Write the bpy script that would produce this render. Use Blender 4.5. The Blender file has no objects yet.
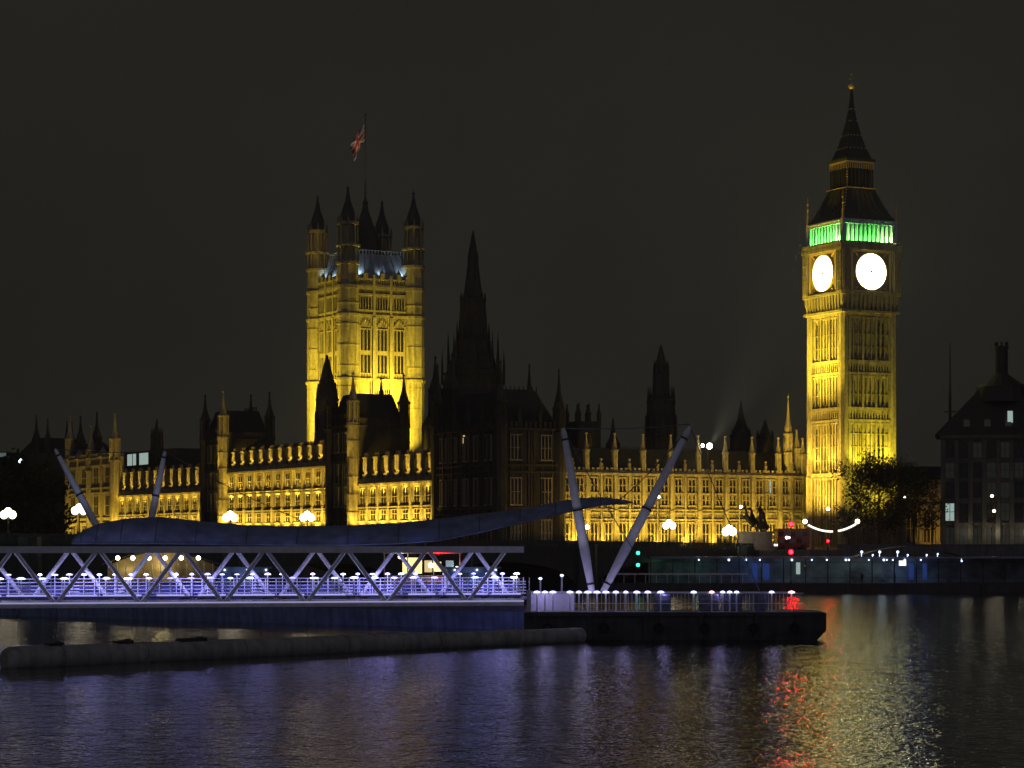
import bpy, math, random
from mathutils import Matrix, Vector
R = math.radians
random.seed(11)
scene = bpy.context.scene
COL = scene.collection

# ------------------------------------------------------------------ camera, sky, exposure
F, CX, HZ, EYE = 2380.0, 512.0, 544.0, 9.0      # focal length in pixels, centre column, horizon row, eye height above the water
cd = bpy.data.cameras.new('camera'); cam = bpy.data.objects.new('camera', cd); COL.objects.link(cam)
cam.location = (0, 0, EYE); cam.rotation_euler = (R(90), 0, 0)
cd.sensor_width = 36; cd.lens = F/1024*36; cd.shift_y = (HZ-384)/1024
cd.clip_start = 1; cd.clip_end = 9000
scene.camera = cam

w = bpy.data.worlds.new('World'); scene.world = w; w.use_nodes = True
nt = w.node_tree; nt.nodes.clear()
out = nt.nodes.new('ShaderNodeOutputWorld'); bg = nt.nodes.new('ShaderNodeBackground')
tc = nt.nodes.new('ShaderNodeTexCoord')
no = nt.nodes.new('ShaderNodeTexNoise'); no.inputs['Scale'].default_value = 5; no.inputs['Detail'].default_value = 4
cr = nt.nodes.new('ShaderNodeValToRGB')           # low cloud lit by the town
cr.color_ramp.elements[0].position = .3; cr.color_ramp.elements[0].color = (.0146, .0142, .0114, 1)
cr.color_ramp.elements[1].position = .75; cr.color_ramp.elements[1].color = (.0190, .0184, .0149, 1)
nt.links.new(tc.outputs['Generated'], no.inputs['Vector']); nt.links.new(no.outputs['Fac'], cr.inputs['Fac'])
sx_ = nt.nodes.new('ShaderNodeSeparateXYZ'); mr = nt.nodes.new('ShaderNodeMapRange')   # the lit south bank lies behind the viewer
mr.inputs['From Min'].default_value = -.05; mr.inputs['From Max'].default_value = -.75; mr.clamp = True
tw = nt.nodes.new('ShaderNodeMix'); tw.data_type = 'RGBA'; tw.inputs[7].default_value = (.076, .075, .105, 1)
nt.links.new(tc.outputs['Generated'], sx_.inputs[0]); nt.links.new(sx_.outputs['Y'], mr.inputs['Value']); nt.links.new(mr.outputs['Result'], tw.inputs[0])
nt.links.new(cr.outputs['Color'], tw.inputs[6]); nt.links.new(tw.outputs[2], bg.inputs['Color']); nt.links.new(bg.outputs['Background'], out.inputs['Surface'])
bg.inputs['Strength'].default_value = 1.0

scene.view_settings.view_transform = 'Standard'
scene.view_settings.look = 'None'
scene.view_settings.exposure = 0; scene.view_settings.gamma = 1
scene.render.engine = 'CYCLES'
cy = scene.cycles
cy.use_denoising = True
cy.max_bounces = 5; cy.diffuse_bounces = 2; cy.glossy_bounces = 3; cy.transparent_max_bounces = 8
cy.sample_clamp_indirect = 4; cy.caustics_reflective = False; cy.caustics_refractive = False

# ------------------------------------------------------------------ helpers
TH = R(28.6)                                        # the palace's axis
P0 = Vector((-2.4, 473.0)); UX = Vector((math.cos(TH), math.sin(TH))); UY = Vector((-math.sin(TH), math.cos(TH)))
GZ = 7.8                                            # street level
def P(x, y, z=GZ):
    v = P0 + UX*x + UY*y
    return Vector((v.x, v.y, z))
def at(px, py, Y):                                  # a sight line met at distance Y
    return Vector(((px-CX)/F*Y, Y, EYE+(HZ-py)/F*Y))
def bridge_t(px):                                   # where a sight line meets the bridge's near parapet (P frame y = -39): P x
    k = (px-CX)/F
    a = P0 + UY*-39
    return (k*a.y-a.x)/(UX.x-k*UX.y)

_k = [0]
class MB:
    def __init__(s): s.v = []; s.f = []; s.M = Matrix.Identity(4); s.sm = set()
    def add(s, vs, fs, smooth=False):
        n = len(s.v); s.v += [tuple(s.M @ Vector(p)) for p in vs]
        for f in fs:
            if smooth: s.sm.add(len(s.f))
            s.f.append(tuple(i+n for i in f))
    def box(s, x0, x1, y0, y1, z0, z1):
        _k[0] = (_k[0]+1) % 13; e = .0006*_k[0]
        x0 -= e; y0 -= e; z0 -= e; x1 += e; y1 += e; z1 += e
        s.add([(x0,y0,z0),(x1,y0,z0),(x1,y1,z0),(x0,y1,z0),(x0,y0,z1),(x1,y0,z1),(x1,y1,z1),(x0,y1,z1)],
              [(0,3,2,1),(4,5,6,7),(0,1,5,4),(1,2,6,5),(2,3,7,6),(3,0,4,7)])
    def prism(s, n, prof, cx=0, cy=0, rot=0, smooth=False):   # stacked rings [(z, r)]; n-gon
        vs = []; fs = []
        for z, r in prof:
            for i in range(n):
                a = rot+2*math.pi*i/n; vs.append((cx+r*math.cos(a), cy+r*math.sin(a), z))
        m = len(prof)
        for j in range(m-1):
            for i in range(n):
                fs.append((j*n+i, j*n+(i+1)%n, (j+1)*n+(i+1)%n, (j+1)*n+i))
        fs.append(tuple(reversed(range(n)))); fs.append(tuple(range((m-1)*n, m*n)))
        s.add(vs, fs, smooth)
    def sq(s, prof, cx=0, cy=0):                    # stacked squares [(z, width)]
        s.prism(4, [(z, q/math.sqrt(2)) for z, q in prof], cx, cy, math.pi/4)
    def tube(s, a, b, r0, r1=None, n=8):
        a = Vector(a); b = Vector(b); r1 = r0 if r1 is None else r1
        d = (b-a).normalized(); u = d.orthogonal().normalized(); q = d.cross(u)
        vs = []
        for c, r in ((a, r0), (b, r1)):
            for i in range(n):
                t = 2*math.pi*i/n; vs.append(c+u*(r*math.cos(t))+q*(r*math.sin(t)))
        s.add(vs, [(i, (i+1)%n, n+(i+1)%n, n+i) for i in range(n)], n > 6)
        s.add(vs, [tuple(reversed(range(n))), tuple(range(n, 2*n))])
    def path(s, pts, r, n=6):
        for a, b in zip(pts, pts[1:]): s.tube(a, b, r, r, n)
    def ball(s, c, r, n=10, m=6, sz=1):
        vs = []; fs = []
        for j in range(m+1):
            t = math.pi*j/m
            for i in range(n):
                a = 2*math.pi*i/n
                vs.append((c[0]+r*math.sin(t)*math.cos(a), c[1]+r*math.sin(t)*math.sin(a), c[2]-r*sz*math.cos(t)))
        for j in range(m):
            for i in range(n): fs.append((j*n+i, j*n+(i+1)%n, (j+1)*n+(i+1)%n, (j+1)*n+i))
        s.add(vs, fs, True)
    def disc(s, c, r, y0, y1, n=40, r2=0):          # disc or ring facing -y, centre (x, z)
        vs = []
        for y in (y0, y1):
            for rr in (r, r2):
                for i in range(n):
                    a = 2*math.pi*i/n; vs.append((c[0]+rr*math.cos(a), y, c[1]+rr*math.sin(a)))
        fs = []
        for i in range(n):
            j = (i+1) % n
            fs += [(i, j, n+j, n+i), (2*n+j, 2*n+i, 3*n+i, 3*n+j), (i, 2*n+i, 2*n+j, j)]
            if r2: fs.append((n+i, n+j, 3*n+j, 3*n+i))
        s.add(vs, fs)
    def arch(s, x0, x1, z0, z1, y0, y1):            # a pointed-arch slab facing -y
        c = (x0+x1)/2; h = (x1-x0)*.9; zs = z1-h; n = 5
        o = [(x0, z0), (x1, z0), (x1, zs)]
        for i in range(1, n+1):
            t = i/n; o.append((x1-(x1-c)*t**1.6, zs+h*math.sin(t*math.pi/2)**.8))
        for i in range(1, n):
            t = 1-i/n; o.append((x0+(c-x0)*t**1.6, zs+h*math.sin(t*math.pi/2)**.8))
        o.append((x0, zs)); m = len(o)
        s.add([(x, y0, z) for x, z in o]+[(x, y1, z) for x, z in o],
              [tuple(range(m)), tuple(reversed(range(m, 2*m)))]+[(i, m+i, m+(i+1)%m, (i+1)%m) for i in range(m)])
    def mesh(s, name, mat):
        me = bpy.data.meshes.new(name); me.from_pydata(s.v, [], s.f)
        for i in s.sm: me.polygons[i].use_smooth = True
        me.materials.append(mat); me.update(); return me
    def obj(s, name, mat, parent=None, label=None, kind=None):
        o = bpy.data.objects.new(name, s.mesh(name, mat)); COL.objects.link(o)
        if parent: o.parent = parent
        if label: o['label'] = label
        if kind: o['kind'] = kind
        return o

def thing(name, label, cat, loc=(0,0,0), rz=0, group=None):
    o = bpy.data.objects.new(name, None); COL.objects.link(o)
    o.location = loc; o.rotation_euler = (0, 0, rz); o.empty_display_size = .2
    o['label'] = label; o['category'] = cat
    if group: o['group'] = group
    return o
def cpy(o, parent, loc=None):
    c = o.copy(); COL.objects.link(c); c.parent = parent
    if loc is not None: c.location = loc
    for ch in o.children: cpy(ch, c)
    return c
def dup(root, loc, rz=None, label=None):
    r = cpy(root, None, loc)
    if rz is not None: r.rotation_euler = (0, 0, rz)
    if label: r['label'] = label
    return r
def tag(o, label, cat, group=None):
    o['label'] = label; o['category'] = cat
    if group: o['group'] = group
    return o

def mat(name, col, rough=.7, var=.25, scale=1.2, metal=0, emit=None, es=0, bump=0, detail=6, spec=.5, stain=None):
    m = bpy.data.materials.new(name); m.use_nodes = True; n = m.node_tree; b = n.nodes['Principled BSDF']
    b.inputs['Roughness'].default_value = rough; b.inputs['Metallic'].default_value = metal
    b.inputs['Specular IOR Level'].default_value = spec
    if emit:
        b.inputs['Base Color'].default_value = (*col, 1)
        b.inputs['Emission Color'].default_value = (*emit, 1); b.inputs['Emission Strength'].default_value = es
        return m
    t = n.nodes.new('ShaderNodeTexCoord'); z = n.nodes.new('ShaderNodeTexNoise')
    z.inputs['Scale'].default_value = scale; z.inputs['Detail'].default_value = detail; z.inputs['Roughness'].default_value = .65
    r = n.nodes.new('ShaderNodeValToRGB'); r.color_ramp.elements[0].position = .32; r.color_ramp.elements[1].position = .68
    r.color_ramp.elements[0].color = (*[c*(1-var) for c in col], 1); r.color_ramp.elements[1].color = (*[min(1, c*(1+var)) for c in col], 1)
    n.links.new(t.outputs['Object'], z.inputs['Vector']); n.links.new(z.outputs['Fac'], r.inputs['Fac'])
    src = r.outputs['Color']
    if stain:                                       # weathering that runs down the stone
        mp = n.nodes.new('ShaderNodeMapping'); mp.inputs['Scale'].default_value = (1.1, 1.1, .12)
        s2 = n.nodes.new('ShaderNodeTexNoise'); s2.inputs['Scale'].default_value = 1.3; s2.inputs['Detail'].default_value = 5
        n.links.new(t.outputs['Object'], mp.inputs['Vector']); n.links.new(mp.outputs['Vector'], s2.inputs['Vector'])
        r2 = n.nodes.new('ShaderNodeValToRGB'); r2.color_ramp.elements[0].position = .35; r2.color_ramp.elements[1].position = .62
        r2.color_ramp.elements[0].color = (1-stain, 1-stain, 1-stain, 1)
        mx = n.nodes.new('ShaderNodeMix'); mx.data_type = 'RGBA'; mx.blend_type = 'MULTIPLY'; mx.inputs[0].default_value = 1
        n.links.new(s2.outputs['Fac'], r2.inputs['Fac']); n.links.new(src, mx.inputs[6]); n.links.new(r2.outputs['Color'], mx.inputs[7])
        src = mx.outputs[2]
    n.links.new(src, b.inputs['Base Color'])
    if bump:
        bp = n.nodes.new('ShaderNodeBump'); bp.inputs['Strength'].default_value = bump; bp.inputs['Distance'].default_value = .1
        n.links.new(z.outputs['Fac'], bp.inputs['Height']); n.links.new(bp.outputs['Normal'], b.inputs['Normal'])
    return m
def glow(name, col, s, base=.8): return mat(name, (base, base, base), emit=col, es=s)

M = dict(
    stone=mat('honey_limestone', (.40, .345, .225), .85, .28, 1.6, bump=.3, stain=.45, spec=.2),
    shaded_stone=mat('shaded_limestone', (.085, .078, .064), .9, .3, 1.4, stain=.4, spec=.2),  # the limestone again, its colour darkened to stand for unlit walls
    slate=mat('dark_slate', (.030, .030, .033), .7, .35, 2, spec=.3),
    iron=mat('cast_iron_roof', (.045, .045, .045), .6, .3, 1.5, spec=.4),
    lead=mat('lead_sheet', (.28, .31, .36), .55, .2, 1.2),
    gilt=mat('gilding', (.75, .56, .22), .5, .15, 6, metal=.15),
    glass=mat('dark_glazing', (.018, .017, .014), .25, .4, 3, spec=.5),
    tracery=mat('window_stone', (.34, .29, .19), .85, .2, 3, spec=.2),
    bronze=mat('dark_bronze', (.035, .032, .028), .5, .3, 2, metal=.3),
    asphalt=mat('asphalt', (.045, .045, .047), .85, .3, .5),
    granite=mat('river_granite', (.17, .165, .155), .8, .3, .8, bump=.4, stain=.4),
    greenpaint=mat('dull_green_paint', (.05, .075, .058), .55, .25, .7, stain=.3),
    black=mat('black_paint', (.02, .02, .022), .5, .3, 3),
    steel=mat('pale_grey_steel', (.82, .82, .83), .45, .15, 1.2),
    hull=mat('dark_blue_hull', (.30, .37, .54), .5, .3, .6, stain=.4),
    hullk=mat('black_hull', (.075, .073, .068), .55, .4, .7, stain=.4),
    rubber=mat('grey_float_rubber', (.46, .44, .39), .7, .25, .8, stain=.35, bump=.2),
    canvas=mat('blue_grey_canvas', (.19, .225, .34), .85, .35, .7, bump=.5),
    deck=mat('deck_boards', (.20, .19, .19), .7, .25, 1.5),
    screen=mat('pale_screen', (.55, .53, .58), .6, .15, 2),
    red=mat('red_enamel', (.26, .012, .015), .35, .15, 2),
    tyre=mat('tyre_rubber', (.02, .02, .02), .9, .2, 4),
    leaf=mat('night_leaves', (.032, .038, .015), .7, .4, 3, spec=.3),
    bark=mat('bark', (.07, .058, .042), .9, .35, 4, bump=.4),
    skin=mat('skin', (.45, .3, .22), .6, .1, 8),
    coat=mat('dark_coat', (.03, .03, .036), .85, .3, 5),
    statue=mat('bronze_statue', (.035, .03, .022), .5, .3, 3, metal=.4),
    plinth=mat('grey_granite_plinth', (.24, .22, .19), .8, .2, 1.2, stain=.3),
    rope=mat('steel_cable', (.10, .10, .12), .5, .1, 3),
    fwhite=mat('flag_white', (.60, .55, .40), .8, .05, 1), fred=mat('flag_red', (.45, .035, .02), .8, .05, 1), fblue=mat('flag_blue', (.015, .025, .12), .8, .05, 1),
    # things that give off light
    dial=glow('opal_dial_glass', (1, .95, .50), 14),
    globe=glow('street_globe', (1, .86, .58), 9),
    globeW=glow('cool_street_globe', (.85, .92, 1), 9),
    led=glow('violet_white_lamp', (.54, .53, 1), 3.2),
    ledx=glow('bright_blue_white_lamp', (.70, .74, 1), 9), leds=glow('soft_violet_lamp', (.55, .52, 1), 1.4),
    led2=glow('blue_white_lamp', (.60, .72, 1), 3),
    ledp=glow('pink_white_lamp', (1, .55, .70), 4),
    sigred=glow('red_signal', (1, .0005, .0014), 260),
    siggreen=glow('green_signal', (.03, 1, .55), 3.5),
    winwhite=glow('white_lit_window', (.75, 1, .92), .42, .05),
    winwarm=glow('warm_lit_window', (1, .78, .35), .7, .05),
    windim=glow('dim_lit_window', (.75, .82, .70), .012, .04),
    bluepanel=glow('blue_lit_panel', (.08, .22, 1), .13, .05),
    cafe=glow('warm_cafe_light', (1, .70, .22), 1.6),
    flood=glow('floodlight_lens', (1, .93, .62), 22),
    strip=glow('white_light_strip', (1, .95, .82), 1.8),
    teal=glow('teal_lit_sign', (.10, .55, .65), .5),
    tail=glow('red_tail_light', (1, .04, .03), 6),
)

def lamp(kind, loc, col, power, target=None, size=.3, cone=70, blend=.6, sx=1, sy=1, rot=None, name='floodlight_beam'):
    l = bpy.data.lights.new(name, kind); l.color = col; l.energy = power
    o = bpy.data.objects.new(name, l); COL.objects.link(o); o.location = loc
    if kind == 'SPOT': l.spot_size = R(cone); l.spot_blend = blend; l.shadow_soft_size = size
    elif kind == 'AREA': l.shape = 'RECTANGLE'; l.size = sx; l.size_y = sy
    else: l.shadow_soft_size = size
    if target is not None:
        o.rotation_euler = (Vector(target)-Vector(loc)).to_track_quat('-Z', 'Y').to_euler()
    if rot: o.rotation_euler = rot
    return o
SOD = (1, .67, .075); SOD2 = (1, .755, .055); SODO = (1, .60, .09); SODG = (1, .83, .045)

# ------------------------------------------------------------------ ground, river, banks
m = MB(); m.add([(-4000,-300,0),(4000,-300,0),(4000,6000,0),(-4000,6000,0)], [(0,1,2,3)])
wm = bpy.data.materials.new('river_water'); wm.use_nodes = True; n = wm.node_tree; b = n.nodes['Principled BSDF']
b.inputs['Base Color'].default_value = (.0045, .0045, .004, 1); b.inputs['Roughness'].default_value = .03; b.inputs['IOR'].default_value = 1.33
t = n.nodes.new('ShaderNodeTexCoord')
def wave(scale, sx, sy, det, rot):
    mp = n.nodes.new('ShaderNodeMapping'); mp.inputs['Scale'].default_value = (sx, sy, 1); mp.inputs['Rotation'].default_value = (0, 0, R(rot))
    z = n.nodes.new('ShaderNodeTexNoise'); z.inputs['Scale'].default_value = scale; z.inputs['Detail'].default_value = det; z.inputs['Roughness'].default_value = .55
    n.links.new(t.outputs['Object'], mp.inputs['Vector']); n.links.new(mp.outputs['Vector'], z.inputs['Vector']); return z.outputs['Fac']
def madd(a, k, c=None):
    x = n.nodes.new('ShaderNodeMath'); x.operation = 'MULTIPLY_ADD'; n.links.new(a, x.inputs[0]); x.inputs[1].default_value = k
    if c is None: x.inputs[2].default_value = 0
    else: n.links.new(c, x.inputs[2])
    return x.outputs[0]
h = madd(wave(.55, 1, .8, 4, 12), .62); h = madd(wave(.15, 1, .6, 2, -20), .9, h); h = madd(wave(2.1, 1, .9, 2, 30), .36, h)
bp = n.nodes.new('ShaderNodeBump'); bp.inputs['Strength'].default_value = 1; bp.inputs['Distance'].default_value = .20
n.links.new(h, bp.inputs['Height']); n.links.new(bp.outputs['Normal'], b.inputs['Normal'])
m.obj('river_water', wm, kind='structure')

bank = [P(-12, 600), P(-12, -11), P(30, -11), P(34, -41), Vector((60, 453, 0)), Vector((420, 470, 0)), Vector((1800, 900, 0)), Vector((3500, 5500, 0)), Vector((-3500, 5500, 0))]
m = MB(); k = len(bank)
m.add([(p.x, p.y, GZ) for p in bank]+[(p.x, p.y, -3) for p in bank], [tuple(reversed(range(k)))]+[(i, (i+1)%k, k+(i+1)%k, k+i) for i in range(k)])
m.obj('ground', M['granite'], kind='structure')
m = MB(); m.add([(P(30, -36).x, P(30, -36).y, GZ+.03), (P(34,-39).x+1, P(34,-39).y+1, GZ+.03), (420, 474, GZ+.03), (420, 490, GZ+.03), (92, 484, GZ+.03), (P(60,-13).x, P(60,-13).y, GZ+.03), (P(30,-14).x, P(30,-14).y, GZ+.03)], [(0,1,2,3,4,5,6)])
m.obj('road', M['asphalt'], kind='structure')

# ------------------------------------------------------------------ gothic builders
def window_proto(wd, ht, lights=2, tracery=True, dp=1):
    """one window: dark glazing of pointed lights, with a stone frame as its sub-part; wall plane y=0, bottom centre origin"""
    g = MB(); q = wd/lights
    for i in range(lights): g.arch(-wd/2+i*q+.09, -wd/2+(i+1)*q-.09, 0, ht, -.06, .05)
    f = MB()
    for i in range(lights+1):
        x = -wd/2+i*q; f.box(x-.1, x+.1, -.30*dp, .02, -.1, ht+.1)
    f.box(-wd/2-.25, wd/2+.25, -.42*dp, .02, -.35, -.08); f.box(-wd/2-.2, wd/2+.2, -.36*dp, .02, ht+.1, ht+.32)
    if tracery: f.box(-wd/2, wd/2, -.2*dp-.03, .02, ht*.47, ht*.47+.16)
    o = g.obj('window', M['glass']); fr = f.obj('frame', M['tracery'], o)
    return o
PROTOS = []
def put(proto, parent, x, y, z, rz=0):
    if proto not in PROTOS: PROTOS.append(proto)
    c = cpy(proto, parent, (x, y, z)); c.rotation_euler = (0, 0, rz); return c

def pinnacle(mb, cx, cy, z0, zb, zt, r):
    mb.box(cx-r, cx+r, cy-r, cy+r, z0, zb); mb.box(cx-r*1.25, cx+r*1.25, cy-r*1.25, cy+r*1.25, zb, zb+.25)
    mb.sq([(zb+.25, r*1.9), (zb+(zt-zb)*.55, r*.8), (zt-.3, .16)], cx, cy); mb.box(cx-.22, cx+.22, cy-.22, cy+.22, zt-.6, zt-.3)

def turret(mb, cx, cy, z0, zb, zt, r, n=8):
    """octagonal turret with an open-panelled top stage and an ogee cap"""
    mb.prism(n, [(z0, r), (zb-4*r, r)], cx, cy, math.pi/n)
    mb.prism(n, [(zb-4*r, r*1.15), (zb-3.7*r, r*1.15)], cx, cy, math.pi/n)
    mb.prism(n, [(zb-3.7*r, r*.72), (zb, r*.72)], cx, cy, math.pi/n)
    for i in range(n):
        a = 2*math.pi*i/n+math.pi/n; mb.tube((cx+r*.93*math.cos(a), cy+r*.93*math.sin(a), zb-3.7*r), (cx+r*.93*math.cos(a), cy+r*.93*math.sin(a), zb+.5*r), r*.13, r*.1, 4)
    mb.prism(n, [(zb, r*1.12), (zb+.3*r, r*1.12)], cx, cy, math.pi/n)
    H = zt-zb
    mb.prism(n, [(zb+.3*r, r*.9), (zb+.2*H, r*.72), (zb+.42*H, r*.36), (zb+.7*H, r*.2), (zb+.9*H, r*.09)], cx, cy, math.pi/n)
    mb.ball((cx, cy, zb+.92*H), r*.24, 6, 4); mb.tube((cx, cy, zb+.9*H), (cx, cy, zt), .1, .05, 5)

def wing(root, L, bays, zc, D, rows, wd, lights, per, pier_top, piers_split=False, stories=(), roof_h=5, wall='stone', butt=.8, base=0, dp=1):
    """a range of wall: local x runs along it, -y is outside"""
    W = MB(); B = L/bays
    W.box(0, L, 0, D, base, zc)
    for i in range(bays+1):
        x = min(max(i*B, .4), L-.4)
        W.box(x-.45, x+.45, -butt, .1, base, zc*.52); W.box(x-.38, x+.38, -butt*.8, .1, zc*.52, zc+.2)
        for d in (-.72, .72): W.box(x+d-.09, x+d+.09, -.3*dp, .1, base, zc)
    for i in range(bays):
        for j in range(1, per):
            x = i*B+j*B/per; W.box(x-.2, x+.2, -.4, .1, base, zc)
            for d in (-.42, .42): W.box(x+d-.06, x+d+.06, -.22, .1, base, zc)
        for j in range(per):                          # small blind panels under the sills
            xc = i*B+(j+.5)*B/per
            for z0, z1 in rows:
                for q in range(4):
                    xx = xc-wd/2+q*wd/3; W.box(xx-.06, xx+.06, -.2*dp, .1, max(base, z0-1.5), z0-.4)
                    W.box(xx-.10, xx+.10, -.24*dp, .1, z0-.75, z0-.55)
    for z in stories: W.box(-.1, L+.1, -.46, .1, z, z+.28); W.box(-.1, L+.1, -.34, .1, z-.5, z-.35)
    W.box(-.15, L+.15, -.62, .1, zc-.35, zc+.15)
    W.box(-.05, L+.05, -.3, .05, zc+.1, zc+.7)
    nm = int(L/1.1)
    for i in range(nm): W.box((i+.2)*L/nm, (i+.7)*L/nm, -.3, .05, zc+.7, zc+1.25)
    W.obj('wall', M[wall], root)
    T = MB(); T2 = MB()
    if piers_split:                                   # tall panelled piers standing in front of the roof
        T.box(-.95, .95, .4, 1.6, zc+.1, zc+2.0); T.box(-1.1, 1.1, .3, 1.7, zc+2.0, zc+2.3)
        T.box(-.9, .9, .5, 1.5, zc+2.9, pier_top-1.0)
        for d in (-.62, 0, .62): T.box(d-.1, d+.1, .36, .6, zc+2.9, pier_top-1.0); T.box(d-.1, d+.1, .26, .6, zc+.3, zc+1.9)
        T.box(-1.1, 1.1, .3, 1.7, pier_top-1.0, pier_top-.7)
        for d in (-.8, 0, .8): T.sq([(pier_top-.7, .45), (pier_top+.3, .08)], d, .9)
        T.box(-.75, .75, .7, 1.4, zc+2.2, zc+3.0)
        po = T.obj('roof_pier', M[wall]); xs_ = [(i+.5)*B for i in range(bays)]
    else:
        pinnacle(T, 0, .05, zc, pier_top-4.0, pier_top, .46); po = T.obj('pinnacle', M[wall]); xs_ = [min(max(i*B, .4), L-.4) for i in range(bays+1)]
        pinnacle(T2, 0, -.1, zc+.6, zc+1.9, zc+3.4, .24); p2 = T2.obj('small_pinnacle', M[wall])
        for i in range(bays): put(p2, root, (i+.5)*B, 0, 0)
    for x in xs_: put(po, root, x, 0, 0)
    Rf = MB(); z0 = zc+.2; y0 = 1.9 if piers_split else .7
    Rf.add([(0,y0,z0),(L,y0,z0),(L,D,z0),(0,D,z0),(.0,D*.4,z0+roof_h),(L,D*.4,z0+roof_h),(L,D*.65,z0+roof_h),(0,D*.65,z0+roof_h)],
           [(0,1,5,4),(4,5,6,7),(2,3,7,6),(0,4,7,3),(1,2,6,5)])
    for i in range(int(L/.6)): Rf.box(i*.6, i*.6+.12, D*.45, D*.45+.1, z0+roof_h, z0+roof_h+.5)
    Rf.obj('roof', M['slate'], root)
    for z0, z1 in rows:
        pr = window_proto(wd, z1-z0, lights, True, dp)
        for i in range(bays):
            for j in range(per): put(pr, root, i*B+(j+.5)*B/per, 0, z0)

# ------------------------------------------------------------------ the clock tower
CT = R(26); wC = 13.0
nc = at(843, 544, 492)                               # its near corner
cc = Vector((nc.x, nc.y)) + Vector((math.cos(CT), math.sin(CT)))*wC/2 + Vector((-math.sin(CT), math.cos(CT)))*wC/2
clock = thing('clock_tower', 'tall floodlit clock tower with white dials, green lit belfry and dark iron spire', 'clock tower', (cc.x, cc.y, GZ), CT)
def rotk(k): return Matrix.Rotation(k*math.pi/2, 4, 'Z')   # k=0: face -y, k=3: face -x
S = MB(); hw = 6.25
S.box(-hw, hw, -hw, hw, 0, 50.5)
for sx in (-1, 1):
    for sy in (-1, 1): S.prism(8, [(0, 1.25), (15.3, 1.2), (15.4, 1.05), (50, 1.0)], sx*(hw-.25), sy*(hw-.25), math.pi/8)
stages = [(.6, 15.2), (16.0, 26.6), (29.6, 36.4), (39.4, 48.6)]
for k in range(4):
    S.M = rotk(k)
    for z0, z1 in stages:
        for i in range(10):
            u = -4.95+i*1.1; big = i % 3 == 0
            S.box(u-(.2 if big else .13), u+(.2 if big else .13), -hw-(.46 if big else .28), -hw+.1, z0, z1)
        for i in range(9):
            u = -5.0+(i+.5)*10/9; S.arch(u-.36, u+.36, z1-1.7, z1-.35, -hw-.36, -hw+.05) if False else None
            S.box(u-.5, u+.5, -hw-.3, -hw+.1, z1-.55, z1-.2)
        zz = z0+2.6
        while zz < z1-2: S.box(-5, 5, -hw-.15, -hw+.1, zz, zz+.16); zz += 2.7
    for z0, z1 in ((15.2, 16.0), (26.6, 27.1), (29.0, 29.6), (36.4, 36.9), (38.8, 39.4), (48.6, 49.3)):
        S.box(-hw-.42, hw+.42, -hw-.45, -hw+.1, z0, z1)
    for z0, z1 in ((27.1, 29.0), (36.9, 38.8)):
        for i in range(17): u = -5.6+i*11.2/16; S.box(u-.14, u+.14, -hw-.38, -hw+.1, z0, z1)
        for i in range(16): u = -5.6+(i+.5)*11.2/16; S.box(u-.18, u+.18, -hw-.24, -hw+.1, z1-.6, z1)
S.obj('shaft', M['stone'], clock)
slit = {}
for z0, z1 in stages[1:]:
    g = MB(); g.box(-.22, .22, -.05, .05, 0, z1-z0-2.2); slit[z0] = g.obj('slit_window', M['glass'])
    for k in (0, 3):
        for u in (-3.6, -2.5, -.55, .55, 2.5, 3.6):
            p = rotk(k) @ Vector((u+.0, -hw-.03, z0+.8)); put(slit[z0], clock, p.x, p.y, p.z, k*math.pi/2)
G = MB(); hg = 7.15                                   # corbel stage and clock stage
G.sq([(49.3, 13.0), (50.6, 13.6), (51.4, 14.1), (53.2, 14.2)]); G.box(-hg+.15, hg-.15, -hg+.15, hg-.15, 53.2, 62.3)
for k in range(4):
    G.M = rotk(k)
    for i in range(12): u = -5.9+i*11.8/11; G.box(u-.22, u+.22, -hg-.16, -hg+.6, 50.4, 52.9); G.box(u-.1, u+.1, -hg-.1, -hg+.6, 49.6, 50.4)
    G.box(-hg-.2, hg+.2, -hg-.3, -hg+.1, 52.9, 53.5); G.box(-hg-.1, hg+.1, -hg-.15, -hg+.8, 49.2, 49.7)
    for sx in (-1, 1):
        G.box(sx*6.25-.95, sx*6.25+.95, -hg-.35, -hg+.9, 53.5, 62.2)
        for d in (-.6, 0, .6): G.box(sx*6.25+d-.1, sx*6.25+d+.1, -hg-.5, -hg, 53.6, 62.0)
        for z in (55.5, 57.6, 59.8): G.box(sx*6.25-1, sx*6.25+1, -hg-.45, -hg, z, z+.22)
    G.box(-hg-.32, hg+.32, -hg-.5, -hg+.4, 62.2, 62.8); G.box(-hg-.25, hg+.25, -hg-.45, -hg+.4, 62.8, 63.5)
    for i in range(22): u = -6.9+i*13.8/21; G.box(u-.14, u+.14, -hg-.62, -hg, 63.5, 63.95)
G.obj('clock_stage', M['stone'], clock)
fr = MB(); dl = MB(); hu = MB(); hd = MB(); zd = 57.75
for x0, x1, z0, z1 in ((-4.9, 4.9, 53.5, 53.75), (-4.9, 4.9, 61.75, 62.1), (-4.95, -4.5, 53.5, 62.1), (4.5, 4.95, 53.5, 62.1)): fr.box(x0, x1, -hg-.12, -hg+.1, z0, z1)
fr.disc((0, zd), 4.1, -hg-.1, -hg+.2, 48, 3.72)
for sx in (-1, 1):
    for sz in (-1, 1):
        for q in range(3): fr.ball((sx*(3.35+.35*q), -hg+.02, zd+sz*(3.35+.3*q)), .22, 6, 4)
dl.disc((0, zd), 3.74, -hg-.06, -hg+.1, 48); hu.disc((0, zd), .3, -hg-.2, -hg-.08, 12)
hd.box(-.035, .035, -hg-.16, -hg-.13, zd, zd+2.9); hd.box(0, 1.9, -hg-.13, -hg-.1, zd-.05, zd+.05)
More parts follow.
